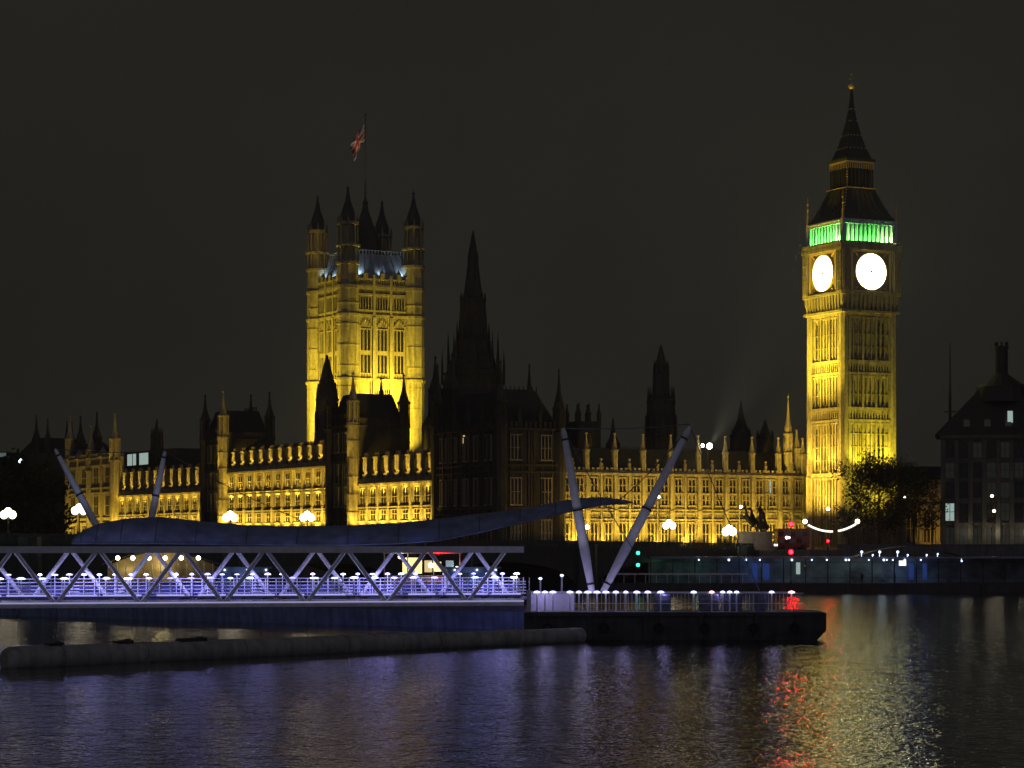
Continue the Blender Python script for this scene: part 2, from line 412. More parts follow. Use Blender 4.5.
for k in (0, 3):
    o = dl.obj('clock_dial', M['dial'], clock); o.rotation_euler = (0, 0, k*math.pi/2)
    fr.obj('dial_frame', M['gilt'], o); hu.obj('hub', M['black'], o); hd.obj('hands', M['gilt'], o)
BF = MB()                                              # belfry arcade
BF.box(-5.1, 5.1, -5.1, 5.1, 63.3, 68.6)
for k in range(4):
    BF.M = rotk(k)
    for i in range(12):
        u = -5.9+i*11.8/11; BF.box(u-.17, u+.17, -6.65, -6.3, 63.4, 67.6)
        if i < 11:
            BF.arch(u+.25, u+.85, 66.4, 67.55, -5.3, -5.05)
            BF.box(u+.45, u+.65, -5.2, -5.05, 63.4, 66.4)
    BF.box(-6.6, 6.6, -6.75, -6.2, 67.7, 68.5)
    for i in range(14): u = -5.9+(i+.5)*11.8/14; BF.ball((u, -6.75, 68.35), .3, 6, 4)
    BF.box(-6.7, 6.7, -6.72, -6.3, 63.4, 64.1)
    BF.box(-6.85, -6.2, -6.85, -6.2, 63.4, 68.7)
BF.box(-6.5, 6.5, -6.5, 6.5, 68.5, 68.7)
BF.obj('belfry', M['screen'], clock)
for sx in (-1, 1):
    for sy in (-1, 1):
        PN = MB(); PN.sq([(68.6, .4), (71, .22), (72, .16), (74.4, .06)], sx*6.6, sy*6.6)
        for z in (70.4, 71.8, 73): PN.ball((sx*6.6, sy*6.6, z), .26, 6, 4)
        PN.obj('corner_pinnacle', M['gilt'], clock)
RL = MB(); RL.sq([(68.72, 13.2), (69.3, 12.4), (70.4, 10.9), (72, 9.3), (74, 7.8), (75.5, 7.1)])
for k in range(4):
    RL.M = rotk(k)
    for i in range(8): u = -4+i*8/7; RL.tube((u*1.4, -5.7, 70), (u*.8, -3.62, 75.4), .09, .07, 4)
RL.obj('lower_roof', M['iron'], clock)
LN = MB(); LN.box(-2.7, 2.7, -2.7, 2.7, 75.5, 81.4)
for k in range(4):
    LN.M = rotk(k)
    for i in range(8): u = -3.1+i*6.2/7; LN.box(u-.13, u+.13, -3.3, -3.05, 75.7, 80.2)
    LN.box(-3.7, 3.7, -3.75, -3.3, 75.45, 75.75); LN.box(-3.2, 3.2, -3.3, -2.7, 79.9, 81.5); LN.box(-3.6, 3.6, -3.62, -3.2, 81.3, 81.9)
LN.obj('lantern', M['iron'], clock)
LT = MB()
for k in range(4):
    LT.M = rotk(k)
    LT.box(-3.3, 3.3, -3.42, -3.32, 80.9, 81.25)
    for i in range(12): u = -3.1+i*6.2/11; LT.box(u-.1, u+.1, -3.42, -3.31, 79.7, 81.0)
LT.obj('frieze', M['gilt'], clock)
LT = MB()
for k in range(4): LT.M = rotk(k); LT.box(-3.75, 3.75, -3.85, -3.62, 75.5, 75.7)
LT.obj('gilt_band', M['gilt'], clock)
SP = MB(); SP.sq([(81.9, 6.3), (82.4, 5.8), (84.3, 4.4), (87.1, 2.95), (90.5, 1.55), (93.3, .85), (97.0, .32)])
spo = SP.obj('spire', M['iron'], clock)
g = MB(); g.ball((0, 0, 0), .17, 6, 4); CK = g.obj('crocket', M['gilt'])
for k in (0, 3):
    for z, q, nn in ((84.2, 2.25, 5), (87.0, 1.5, 4), (90.1, .88, 2), (92.6, .5, 2)):
        for i in range(nn): p = rotk(k) @ Vector((-q*.8+i*q*1.6/(nn-1), -q-.12, z)); put(CK, spo, p.x, p.y, p.z)
for i in range(9): put(CK, clock, -(6.35-i*.4+i*i*.013), -(6.35-i*.4+i*i*.013), 69.4+.7*i)
for i in range(7): put(CK, clock, -3.3, -3.3, 76+.6*i)
FN = MB(); FN.ball((0, 0, 97.5), .72, 10, 6); FN.tube((0, 0, 97), (0, 0, 100.2), .12, .06); FN.box(-.6, .6, -.06, .06, 98.9, 99.1); FN.ball((0, 0, 100.0), .22, 6, 4); FN.obj('finial', M['gilt'], clock)
def CL(x, y, z): return clock_mat @ Vector((x, y, z))
clock_mat = Matrix.Translation((cc.x, cc.y, GZ)) @ Matrix.Rotation(CT, 4, 'Z')
# green tubes hidden behind the belfry's parapet
GRN = (.12, 1, .11)
for k in range(4):
    if k in (1, 2): continue
    mm = clock_mat @ rotk(k)
    o = lamp('AREA', mm @ Vector((0, -5.75, 63.9)), GRN, 1250 if k == 0 else 2500, sx=11, sy=.5, name='belfry_green_tube'); o.rotation_euler = (mm @ Matrix.Rotation(math.pi, 4, 'X')).to_euler()
for kk, ux in ((3, 5.0), (0, 4.9)):
    mm = clock_mat @ rotk(kk); lamp('POINT', mm @ Vector((ux, -6.1, 64.5)), (.75, 1, .35), 700, size=.2, name='belfry_white_lamp')
# floodlights for the shaft: on the ground, and on the ledges
for y, pw in ((-3.5, 1), (3.5, 1)):
    lamp('SPOT', CL(-17, y, .8), SOD, 56000*pw, CL(-6, y*.4, 30), .4, 80, .8)
for y in (-3, 3): lamp('SPOT', CL(-20, y, 20), SOD2, 105000, CL(-6.3, y*.5, 43), .4, 46, 1)
for x in (-3.5, 3.5): lamp('SPOT', CL(x, -18, .8), SODG, 19000, CL(x*.4, -6, 19), .4, 62, .9)
for x in (-3, 3): lamp('SPOT', CL(x, -9.5, 16.2), SODG, 8000, CL(x, -6.2, 24), .3, 90, .9)
for y in (-3, 3): lamp('SPOT', CL(-9.5, y, 16.2), SOD, 8000, CL(-6.2, y, 24), .3, 90, .9)
lamp('SPOT', CL(-12, 0, 66), SOD2, 2900, CL(-2.5, 0, 81), .3, 45, .9); lamp('SPOT', CL(0, -12, 66), SOD, 1400, CL(0, -2.5, 81), .3, 45, .9)

# ------------------------------------------------------------------ the great square tower with the flag
VT = R(29); wV = 21.6
nv = at(348, 544, 690)
vc = Vector((nv.x, nv.y)) + Vector((math.cos(VT), math.sin(VT)))*12.7 + Vector((-math.sin(VT), math.cos(VT)))*12.7
vc.x -= 1.0
vt = thing('square_tower', 'massive square floodlit tower with four corner turrets and a flagpole', 'tower', (vc.x, vc.y, GZ), VT)
vt.scale = (1.035, 1.035, 1.016)
vm = Matrix.Translation((vc.x, vc.y, GZ)) @ Matrix.Rotation(VT, 4, 'Z') @ Matrix.Diagonal((1.035, 1.035, 1.016, 1))
S = MB(); hv = 10.9
S.box(-hv, hv, -hv, hv, 0, 75.4)
for k in range(4):
    S.M = rotk(k)
    for z0, z1, d in ((48.0, 48.8, .6), (66.4, 67.2, .5), (68.0, 68.5, .5), (72.6, 73.2, .5), (74.4, 75.4, .5)): S.box(-hv, hv, -hv-d, -hv+.1, z0, z1)
    for u in (-7.9, -2.65, 2.65, 7.9):
        S.box(u-.5, u+.5, -hv-.75, -hv+.1, 0, 66.4); S.box(u-.35, u+.35, -hv-.6, -hv+.1, 67.2, 78.6)
        for d in (-.85, .85): S.box(u+d-.16, u+d+.16, -hv-.4, -hv+.1, 0, 66.4)
    for c in (-5.25, 0, 5.25):
        for i in range(7):                              # stepped gable over each window
            t = abs(i-3)/3; S.box(c-1.8+i*.6-.22, c-1.8+i*.6+.22, -hv-.55, -hv+.1, 65.4-2.4*t, 66.0-2.0*t)
        for i in range(9): S.box(c-2+i*.5-.08, c-2+i*.5+.08, -hv-.25, -hv+.1, 72.0, 74.4)
        for i in range(5): S.box(c-1.7+i*.85-.1, c-1.7+i*.85+.1, -hv-.45, -hv+.1, 68.5, 72.6)
        for i in range(5): S.box(c-1.7+i*.85-.1, c-1.7+i*.85+.1, -hv-.3, -hv+.1, 48.8, 50.2)
    # pierced parapet
    S.box(-hv, hv, -hv-.4, -hv+.2, 75.4, 75.9); S.box(-hv, hv, -hv-.4, -hv+.2, 77.2, 77.6)
    for i in range(24): u = -8+i*16/23; S.box(u-.14, u+.14, -hv-.3, -hv+.1, 75.9, 77.2)
    for c in (-5.25, 0, 5.25): S.box(c-.7, c+.7, -hv-.45, -hv+.2, 77.6, 79.0); S.sq([(79, 1.2), (80.4, .1)], c, -hv)
S.obj('wall', M['stone'], vt)
for sx in (-1, 1):
    for sy in (-1, 1):
        T = MB(); cx, cy_ = sx*(hv-.6), sy*(hv-.6); n8 = math.pi/8
        T.prism(8, [(0, 3.15), (75.4, 3.0)], cx, cy_, n8)
        for z0, z1, r in ((48, 48.8, 3.5), (66.4, 67.2, 3.35), (74.4, 75.4, 3.3), (81.2, 82, 3.4), (92.6, 93.4, 3.1)): T.prism(8, [(z0, r), (z1, r)], cx, cy_, n8)
        T.prism(8, [(75.4, 2.95), (82, 2.9)], cx, cy_, n8); T.prism(8, [(82, 2.0), (93.4, 1.9)], cx, cy_, n8)
        for i in range(8):
            a = 2*math.pi*i/8+n8; q = Vector((math.cos(a), math.sin(a)))
            T.tube((cx+2.7*q.x, cy_+2.7*q.y, 82), (cx+2.6*q.x, cy_+2.6*q.y, 93), .3, .26, 5)
            T.sq([(93.4, .6), (95.6, .1)], cx+2.75*q.x, cy_+2.75*q.y)
            T.tube((cx+3.0*q.x, cy_+3.0*q.y, 0), (cx+2.9*q.x, cy_+2.9*q.y, 75), .15, .15, 4)
            b0 = cx+2.55*math.cos(a+n8), cy_+2.55*math.sin(a+n8)
            T.tube((b0[0], b0[1], 86.4), (b0[0], b0[1], 87.0), 1.15, 1.15, 6)
        for z in range(4, 74, 6): T.prism(8, [(z, 3.17), (z+.3, 3.17)], cx, cy_, n8)
        o = T.obj('corner_turret', M['stone'], vt)
        C = MB(); C.prism(8, [(93.4, 2.4), (95, 2.3), (97, 1.6), (99.5, .8), (102, .35), (103, .2)], cx, cy_, n8); C.ball((cx, cy_, 103), .45, 8, 5); C.tube((cx, cy_, 103), (cx, cy_, 104.4), .12, .05, 5)
        C.obj('turret_cap', M['iron'], o)
pr = window_proto(3.1, 12.4, 3, False)
MBt = MB(); MBt.box(-1.6, 1.6, -.28, .02, 5.2, 6.4); MBt.box(-.9, -.8, -.28, 0, 0, 12); MBt.obj('transom', M['tracery'], pr)
for k in (0, 3):
    for u in (-5.25, 0, 5.25):
        p = rotk(k) @ Vector((u, -hv, 50.4)); put(pr, vt, p.x, p.y, p.z, k*math.pi/2)
g = MB()
for i in range(4): g.box(-1.5+i*.85, -1.1+i*.85+.12, -.05, .05, 0, 3.2)
ps = g.obj('slit_windows', M['glass'])
for k in (0, 3):
    for u in (-5.25, 0, 5.25):
        p = rotk(k) @ Vector((u, -hv-.03, 68.9)); put(ps, vt, p.x, p.y, p.z, k*math.pi/2)
Rf = MB(); Rf.sq([(75.5, 20.6), (78.0, 20.2), (85.0, 15.5)])
for k in range(4):
    Rf.M = rotk(k)
    for i in range(11): u = -9+i*1.8; Rf.tube((u, -10.1, 78.1), (u*.77, -7.8, 85), .16, .14, 4)
    for i in range(16): u = -7.4+i*14.8/15; Rf.box(u-.13, u+.13, -7.75, -7.55, 85, 86.4)
    Rf.box(-7.7, 7.7, -7.8, -7.5, 86.0, 86.2)
Rf.obj('roof', M['lead'], vt)
LP = MB(); LP.prism(8, [(85, 5.4), (90, 4.2), (95, 2.2), (99, .9), (100.5, .7)], 0, 0, math.pi/8)
for i in range(4): a = math.pi/4+i*math.pi/2; LP.tube((4.6*math.cos(a), 4.6*math.sin(a), 85), (4.6*math.cos(a), 4.6*math.sin(a), 96), .3, .1, 5)
lo = LP.obj('iron_lantern', M['iron'], vt)
FP = MB(); FP.tube((0, 0, 100), (0, 0, 126.2), .30, .18, 8); FP.ball((0, 0, 126.5), .45, 8, 5); FP.ball((0, 0, 101), .85, 8, 5); FP.obj('flagpole', M['iron'], vt)
def VL(x, y, z): return vm @ Vector((x, y, z))
# flag: hangs in folds to the left of the pole
nu, nvv = 72, 40; vs = []; fs = []; mi = []
for j in range(nvv+1):
    for i in range(nu+1):
        u = i/nu; v = j/nvv                             # u from the pole, v down the hoist
        x = -3.9*u*(1-.25*v)-.25*u*math.sin(6*v)-.1; z = -4.9*v-6.2*u**1.08
        y = .55*math.sin(u*9+v*2.2)*u**.5
        vs.append((x+.2*math.sin(u*8+1)*u, y, z))
def union(u, v):
    x = (u-.5)*60; y = (v-.5)*30
    if abs(x) < 3 or abs(y) < 3: return 1
    if abs(x) < 5 or abs(y) < 5: return 0
    s = abs(abs(x)*.5-abs(y))/1.118
    side = 1 if (x > 0) == (y > 0) else -1
    dd = (abs(y)-abs(x)*.5)/1.118*(1 if x*y > 0 else -1)
    if s < 3: return 1 if (0 < dd < 2) else 0
    return 2
for j in range(nvv):
    for i in range(nu):
        a = j*(nu+1)+i; fs.append((a, a+nu+1, a+nu+2, a+1)); mi.append(union((i+.5)/nu, (j+.5)/nvv))
me = bpy.data.meshes.new('flag'); me.from_pydata(vs, [], fs)
for mm_ in ('fwhite', 'fred', 'fblue'): me.materials.append(M[mm_])
for p_, q_ in zip(me.polygons, mi): p_.material_index = q_; p_.use_smooth = True
fl = bpy.data.objects.new('flag', me); COL.objects.link(fl); fl.location = VL(0, 0, 124.3); fl.scale = (1.15, 1, 1.04)
tag(fl, 'red, white and blue crossed flag hanging limp from the tall flagpole', 'flag')
# its floodlights stand on the roofs around it
for u in (-5, 0, 5):
    lamp('SPOT', VL(u, -38, 24), SOD2, 54000, VL(u*.6, -11, 49), .5, 54, 1)
    lamp('SPOT', VL(u, -19, 24), SOD2, 42000, VL(u*.8, -11, 46), .5, 95, .9)
    lamp('SPOT', VL(-19, u, 24), SOD2, 38000, VL(-11, u*.8, 46), .5, 95, .9)
    lamp('SPOT', VL(-36, u, 24), SOD2, 74000, VL(-11, u*.6, 51), .5, 54, 1)
lamp('SPOT', VL(1, -17, 40), SOD2, 26000, VL(0, -11, 47), .4, 90, 1)
for u in (-6.5, 0, 6.5):
    lamp('SPOT', VL(u, -10.6, 78.6), (.62, .85, 1), 800, VL(u, -8.5, 83), .2, 120, 1)
    lamp('SPOT', VL(-10.6, u, 78.6), (.62, .85, 1), 800, VL(-8.5, u, 83), .2, 120, 1)
lamp('SPOT', VL(-26, -22, 76), SOD, 5000, VL(-9.5, 9.5, 88), .4, 22, .8)
lamp('SPOT', VL(-2, -9, 87), (1, .85, .6), 26000, VL(-2, -.5, 119), .2, 24, .8, name='flag_beam')

# ------------------------------------------------------------------ north range between the corner block and the clock tower
nw = thing('palace_wing', 'long yellow floodlit range of paired windows running up to the clock tower', 'palace wing', P(14.3, 2), TH)
wing(nw, 61, 9, 15.6, 12, ((1.2, 5.4), (9.3, 11.4), (11.9, 14.6)), 1.7, 2, 2, 24.2, False, (6.1, 8.1), 5.2)
def NWL(x, y, z): return P(14.3+x, 2+y, GZ+z)
for i in range(9):
    x = (i+.5)*61/9; pw = (1, .8, 1.25, .9, 1.1, .75, .7, .75, .6)[i]
    lamp('SPOT', NWL(x, -3.2, .5), SOD, 5200*pw, NWL(x, 0, 8), .3, 125, .8)
    lamp('SPOT', NWL(x+1, -7.5, .6), SOD, 6400*pw, NWL(x, 0, 13), .3, 75, .9)
o = window_proto(1.7, 2.7, 2); lw = put(o, nw, 6.5*61/9+.5*61/18+6.78*1-1, -.09, 12.0); lw.data = lw.data.copy(); lw.data.materials[0] = M['winwhite']; lw['label'] = 'window lit white from inside'
# the taller cluster of turrets where this range meets the clock tower
tb = thing('turret', 'slim panelled stone turret with a gilt spirelet beside the clock tower', 'turret', P(14.3+57.2, 2.6), TH)
T = MB(); turret(T, 0, 0, 0, 24.5, 33.5, 1.0); pinnacle(T, 2.2, 0, 15.5, 21.5, 26, .5); T.obj('shaft', M['stone'], tb)
# floodlight on the roof edge, seen head on
fx = thing('floodlight', 'bright floodlight on the roof edge of the yellow range, above its middle', 'floodlight', NWL(36.2, -.3, 21.7), TH)
g = MB(); g.ball((0, -.5, 0), .62, 10, 6); g.obj('lens', M['flood'], fx); g = MB(); g.box(-.5, .5, -.2, .6, -.5, .5); g.tube((0, .1, -5), (0, .1, -.3), .1, .1, 6); g.ball((-1.7, -.3, .1), .32, 8, 5); g.obj('housing', M['black'], fx)
lamp('SPOT', NWL(36.2, -1.6, 22.2), (1, .93, .65), 1300000, at(748, 378, 525), .3, 24, 1, name='roof_beam')
g = MB(); g.ball((-1.7, -.45, .1), .36, 8, 5); g.obj('lens', M['flood'], fx)

# ------------------------------------------------------------------ north-east corner block, unlit
ne = thing('corner_pavilion', 'dark unlit corner block with turrets, left of the yellow range', 'pavilion', P(0, 0), TH)
S = MB(); S.box(0, 14, 0, 28.5, 0, 24.4)
for x in (0, 7, 14):
    for d in (-.6, 0, .6): S.box(x+d-.2, x+d+.2, -.45, .1, 0, 24.4)
for x in (2.2, 4.7, 9.3, 11.8): S.box(x-.12, x+.12, -.3, .1, 0, 24.4)
for y in range(0, 29, 4): S.box(-.6, .1, y-.3, y+.3, 0, 24.4); S.box(-.35, .1, y+1.4, y+2.0, 0, 24.4)
for z in (7, 8.2, 15.4, 16.8, 24.0): S.box(-.5, 14.5, -.55, 29, z, z+.4)
for i in range(13): S.box(i*1.1, i*1.1+.6, -.3, .05, 24.5, 25.7)
for i in range(24): S.box(-.3, .05, i*1.2, i*1.2+.7, 24.5, 25.7)
for x, y in ((4.5, .2), (9.2, .2), (.2, 8), (.2, 14), (.2, 20)): pinnacle(S, x, y, 24, 27.5, 30.5, .35)
S.obj('wall', M['shaded_stone'], ne)
for cx, cy_, zt in ((.3, .3, 38.0), (13.7, .3, 36.8), (.3, 28, 39), (13.7, 28, 38), (10, 6, 38)):
    T = MB(); turret(T, cx, cy_, 0, zt-8.5, zt, 1.25); T.obj('corner_turret', M['shaded_stone'], ne)
Rf = MB(); Rf.add([(.6,.6,24.3),(13.4,.6,24.3),(13.4,28,24.3),(.6,28,24.3),(3.5,4,32),(10.5,4,32),(10.5,25,32),(3.5,25,32)], [(0,1,5,4),(1,2,6,5),(2,3,7,6),(3,0,4,7),(4,5,6,7)])
for i in range(8): Rf.box(3.5+i, 3.65+i, 4, 4.15, 32, 33)
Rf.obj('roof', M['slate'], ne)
for z, hh in ((1.2, 4.6), (9.2, 5), (18.2, 4.6)):
    pr = window_proto(2.4, hh, 3)
    for x in (3.5, 10.5): put(pr, ne, x, 0, z)
    for i in range(5): put(pr, ne, 0, 4.6+i*5, z, -math.pi/2)
g = MB(); g.box(-.12, .06, -.4, .4, 0, 1.6); lw = g.obj('window', M['winwarm'], ne, 'small window lit yellow'); lw.location = (0, 15.5, 21.8)
lamp('SPOT', P(9, -16, GZ+1.5), SODO, 2400, P(9, 0, GZ+11), .4, 66, .8)

# ------------------------------------------------------------------ river front: three ranges, two towers, south pavilion
def river(name, label, s0, s1, bays, zc, rows, pier_top, stories, roof_h=6):
    o = thing(name, label, 'palace wing', P(0, s1), TH-math.pi/2)
    wing(o, s1-s0, bays, zc, 11, rows, 2.5, 2, 1, pier_top, True, stories, roof_h, butt=.5, dp=.25)
    B = (s1-s0)/bays
    for i in range(bays):
        s = s1-(i+.5)*B
        pw = random.uniform(.75, 1.3)
        lamp('SPOT', P(-2.8, s, GZ+4.6), SOD, 4700*pw, P(0, s, GZ+11), .3, 130, .8)
        lamp('SPOT', P(-1.1, s, GZ+12.3), SOD, 900*pw, P(-.1, s, GZ+14.2), .15, 140, .8)
        lamp('SPOT', P(-3.6, s, GZ+zc+1.9), SOD, 2600*pw, P(.5, s, GZ+zc+3.9), .2, 58, .8)
    return o
rA = river('river_range', 'low floodlit river range nearest the dark corner block, seven lit roof piers', 29, 67, 7, 14.4, ((2.4, 5.6), (6.6, 8.8), (9.6, 13.4)), 21.2, (6.0, 9.1))
rB = river('river_range', 'tall three tier floodlit river range between the two turreted towers', 79.5, 145, 11, 19.0, ((2.4, 5.6), (6.6, 8.8), (9.6, 13.0), (15.0, 18.0)), 25.0, (6.0, 9.1, 13.8))
rC = river('river_range', 'far low floodlit river range left of both turreted towers', 158, 227, 11, 14.6, ((2.4, 5.6), (6.6, 8.8), (9.6, 13.4)), 22.0, (6.0, 9.1))
for i in range(11): s = 145-(i+.5)*65.5/11; lamp('SPOT', P(-1.6, s, GZ+14.5), SOD, 950*random.uniform(.7, 1.3), P(0, s, GZ+18), .2, 120, .8)

def rtower(label, s0, s1, zlit, ztop):
    o = thing('turreted_tower', label, 'tower', P(-1.2, s1), TH-math.pi/2)
    L = s1-s0; S = MB(); S.box(0, L, 0, 13, 0, 29.5)
    for x in (0, L/3, 2*L/3, L):
        S.box(x-.3, x+.3, -.4, .1, 0, 28)
    for z in (6, 9.1, 14.2, 19.4, 27.4): S.box(-.3, L+.3, -.5, 13.2, z, z+.4)
    for i in range(int(L)): S.box(i+.2, i+.8, -.2, .1, 29.5, 30.5)
    S.obj('wall', M['shaded_stone'], o)
    for x, y, z, mt in ((L-.3, .2, ztop, 'stone'), (.3, .2, ztop-.5, 'shaded_stone'), (.3, 12.8, ztop, 'shaded_stone'), (L-.3, 12.8, ztop, 'shaded_stone')):
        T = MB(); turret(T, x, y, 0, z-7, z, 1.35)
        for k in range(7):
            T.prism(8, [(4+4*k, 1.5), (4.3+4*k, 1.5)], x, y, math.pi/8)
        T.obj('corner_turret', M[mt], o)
    Rf = MB(); Rf.add([(.6,.6,29.5),(L-.6,.6,29.5),(L-.6,12.4,29.5),(.6,12.4,29.5),(2,2.4,35),(L-2,2.4,35),(L-2,10.6,35),(2,10.6,35)], [(0,1,5,4),(1,2,6,5),(2,3,7,6),(3,0,4,7),(4,5,6,7)])
    for i in range(8): Rf.box(2+i*1.1, 2.2+i*1.1, 10.3, 10.5, 35, 36.2)
    Rf.obj('roof', M['slate'], o)
    pr = window_proto(2.2, 4, 2)
    for z in (2.2, 9.8, 14.9, 22): put(pr, o, L/2-2.2, 0, z); put(pr, o, L/2+2.4, 0, z)
    lamp('SPOT', P(-5.5, s0+.5, GZ+15.5), SOD, 9500*zlit, P(-1.4, s0+.3, GZ+29), .2, 36, .8)
    lamp('SPOT', P(-5.0, s0+.5, GZ+3), SOD, 3600*zlit, P(-1.4, s0+.3, GZ+12), .2, 60, .8)
    return o
rtower('dark turreted tower with one half lit turret, in front of the square tower', 67, 79.5, .6, 39.8)
rtower('dark turreted tower in the river front farther left, its front turret glowing gold', 145, 158, 1, 40.2)

sp = thing('corner_pavilion', 'dim gold corner pavilion at the far left end of the river front', 'pavilion', P(-1.5, 268), TH-math.pi/2)
S = MB(); S.box(0, 41, 0, 3, 0, 26)
for x in (0, 10, 20.5, 31, 41):
    for d in (-.7, 0, .7): S.box(x+d-.2, x+d+.2, -.4, .1, 0, 26)
for z in (7, 8.4, 15.6, 17, 23.5, 25.6): S.box(-.4, 41.4, -.4, .1, z, z+.4)
for i in range(37): S.box(i*1.1, i*1.1+.6, -.3, .05, 26, 27.2)
for x in (10, 20.5, 31): S.sq([(26, 3), (29, .2)], x, .3)
S.obj('wall', M['stone'], sp)
for x, y, zt in ((.5, .5, 40), (40.5, .5, 38.5), (20.5, .3, 36), (2, 3.2, 39.5), (17, 3.2, 40)):
    T = MB(); turret(T, x, y, 0, zt-8, zt, 1.5); T.obj('corner_turret', M['stone' if y < 2 else 'shaded_stone'], sp)
Rf = MB(); Rf.add([(.6,.6,26),(40.4,.6,26),(40.4,2.9,26),(.6,2.9,26),(3,1.5,30.5),(26,1.5,30.5),(26,2.2,30.5),(3,2.2,30.5)], [(0,1,5,4),(1,2,6,5),(2,3,7,6),(3,0,4,7),(4,5,6,7)]); Rf.obj('roof', M['slate'], sp)
for z, hh in ((1.5, 5), (9.5, 5.4), (17.8, 5.2)):
    pr = window_proto(4.0, hh, 3, True, .3)
    for x in (5, 15.2, 25.8, 36): put(pr, sp, x, 0, z)
for x in (5, 15, 26, 36):
    s = 268-x
    lamp('SPOT', P(-6.5, s, GZ+1), SOD, 8500, P(-1.5, s, GZ+14), .3, 100, .8)
lamp('SPOT', P(-5, 229, GZ+22), SOD, 3200, P(-1, 227.5, GZ+32), .2, 50, .8)
# flood-lit attic with white windows behind the far range
at_ = thing('attic_block', 'low dark attic block with two bluish white lit windows above the far river range', 'building', P(16, 268), TH-math.pi/2)
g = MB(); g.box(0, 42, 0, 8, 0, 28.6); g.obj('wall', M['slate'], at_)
g = MB(); g.box(0, 7.4, -.1, .05, 0, 3.4); a1 = g.obj('window', M['winwhite'], at_); a1.location = (3, 0, 24.6); a2 = cpy(a1, at_, (13.5, 0, 24.6))
g = MB(); g.box(-.4, 7.8, -.2, .05, 3.45, 3.8); g.box(-.4, 7.8, -.2, .05, -.35, 0); g.box(4.6, 4.9, -.2, .05, 0, 3.45); g.obj('frame', M['slate'], a1)

# ------------------------------------------------------------------ the dark crowd of spires behind
def spire(name, label, cat, px, Y, prof, n=8, pins=(), slits=True, extra=None):
    c = at(px, HZ, Y); sc = Y/F
    o = thing(name, label, cat, (c.x, c.y, GZ), TH)
    zz = lambda py: EYE+(HZ-py)*sc-GZ
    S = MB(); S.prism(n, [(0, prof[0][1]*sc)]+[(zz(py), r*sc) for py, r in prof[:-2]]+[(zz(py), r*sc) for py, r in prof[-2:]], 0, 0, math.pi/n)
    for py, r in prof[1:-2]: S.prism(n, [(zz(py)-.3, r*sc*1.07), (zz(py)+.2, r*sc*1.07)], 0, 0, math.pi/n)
    S.obj('tower_body', M['shaded_stone'], o)
    for py0, py1, rad in pins:
        zt, zb = zz(py0), zz(py1); T = MB(); T.tube((0, 0, zb), (0, 0, zb+(zt-zb)*.5), .34, .28, 5); T.tube((0, 0, zb+(zt-zb)*.5), (0, 0, zt), .3, .04, 5)
        pp = T.obj('pinnacle', M['shaded_stone'])
        for i in range(n):
            a = 2*math.pi*i/n+math.pi/n; put(pp, o, rad*sc*math.cos(a), rad*sc*math.sin(a), 0)
    if slits:
        r = prof[0][1]*sc; g = MB(); g.box(-.35, .35, -.12, .1, 0, 5); h0 = None
        for i in range(n):
            a = 2*math.pi*i/n; q = r*math.cos(math.pi/n)*.97
            x, y = q*math.cos(a), q*math.sin(a)
            w0 = put(SLIT, o, x, y, zz(prof[1][0])-8, a+math.pi/2)
    return o
g = MB(); g.arch(-.55, .55, 0, 5, -.2, .1); SLIT = g.obj('window', M['glass'])
spire('spired_tower', 'tall dark octagonal tower tapering in stages to a needle spire, unlit', 'tower', 473, 560,
      [(440, 33), (392, 31), (374, 28), (368, 25), (354, 20), (342, 17), (338, 15), (300, 12.5), (296, 9.5), (262, 5.2), (258, 5.6), (230, .4)], pins=((350, 385, 31), (332, 368, 25), (322, 342, 16), (292, 302, 12)))
spire('dark_spire', 'broad dark pointed turret just left of the lit turret in front of the square tower', 'spire', 327, 600, [(444, 13), (400, 11), (385, 9), (380, 7), (355, 1)], pins=((386, 410, 10),))
spire('dark_spire', 'small dark stepped turret above the attic with white windows', 'spire', 157, 690, [(480, 7), (448, 6.5), (440, 5), (432, 3), (419, .6)], pins=((428, 445, 5.5),))
spire('dark_spire', 'tall dark tower with a tapering cap behind the raised mast', 'tower', 661, 545, [(470, 17), (402, 14), (398, 9.5), (376, 7.8), (374, 6.2), (360, 4.6), (345, .8)], pins=((386, 404, 13), (360, 378, 7)))
spire('dark_spire', 'slim dark spire with a wide base, second left of the clock tower', 'spire', 741, 560, [(470, 13), (436, 11), (428, 7), (418, 3.5), (401, .6)], pins=((428, 440, 9),))
spire('dark_spire', 'short dark spire nearest the clock tower', 'spire', 765, 575, [(470, 11), (440, 8), (430, 4), (420, .6)], pins=((430, 443, 8),))
spire('dark_spire', 'short dark pyramid turret among the lit pinnacles near the masts', 'spire', 613, 560, [(470, 9), (444, 7), (436, 3), (418, .5)], slits=False)
bt = thing('square_turret_block', 'dark square block with thin corner pinnacles behind the front mast', 'tower', (at(583, HZ, 530).x, 530, GZ), TH)
S = MB(); S.box(-2.9, 2.9, -2.9, 2.9, 0, 28.4)
for sx in (-1, 0, 1):
    for sy in (-1, 1): pinnacle(S, sx*2.6, sy*2.6, 27, 30, 32.6, .35)
S.obj('tower_body', M['shaded_stone'], bt)
for i in range(4): put(SLIT, bt, *(rotk(i) @ Vector((0, -2.9, 21))), i*math.pi/2)
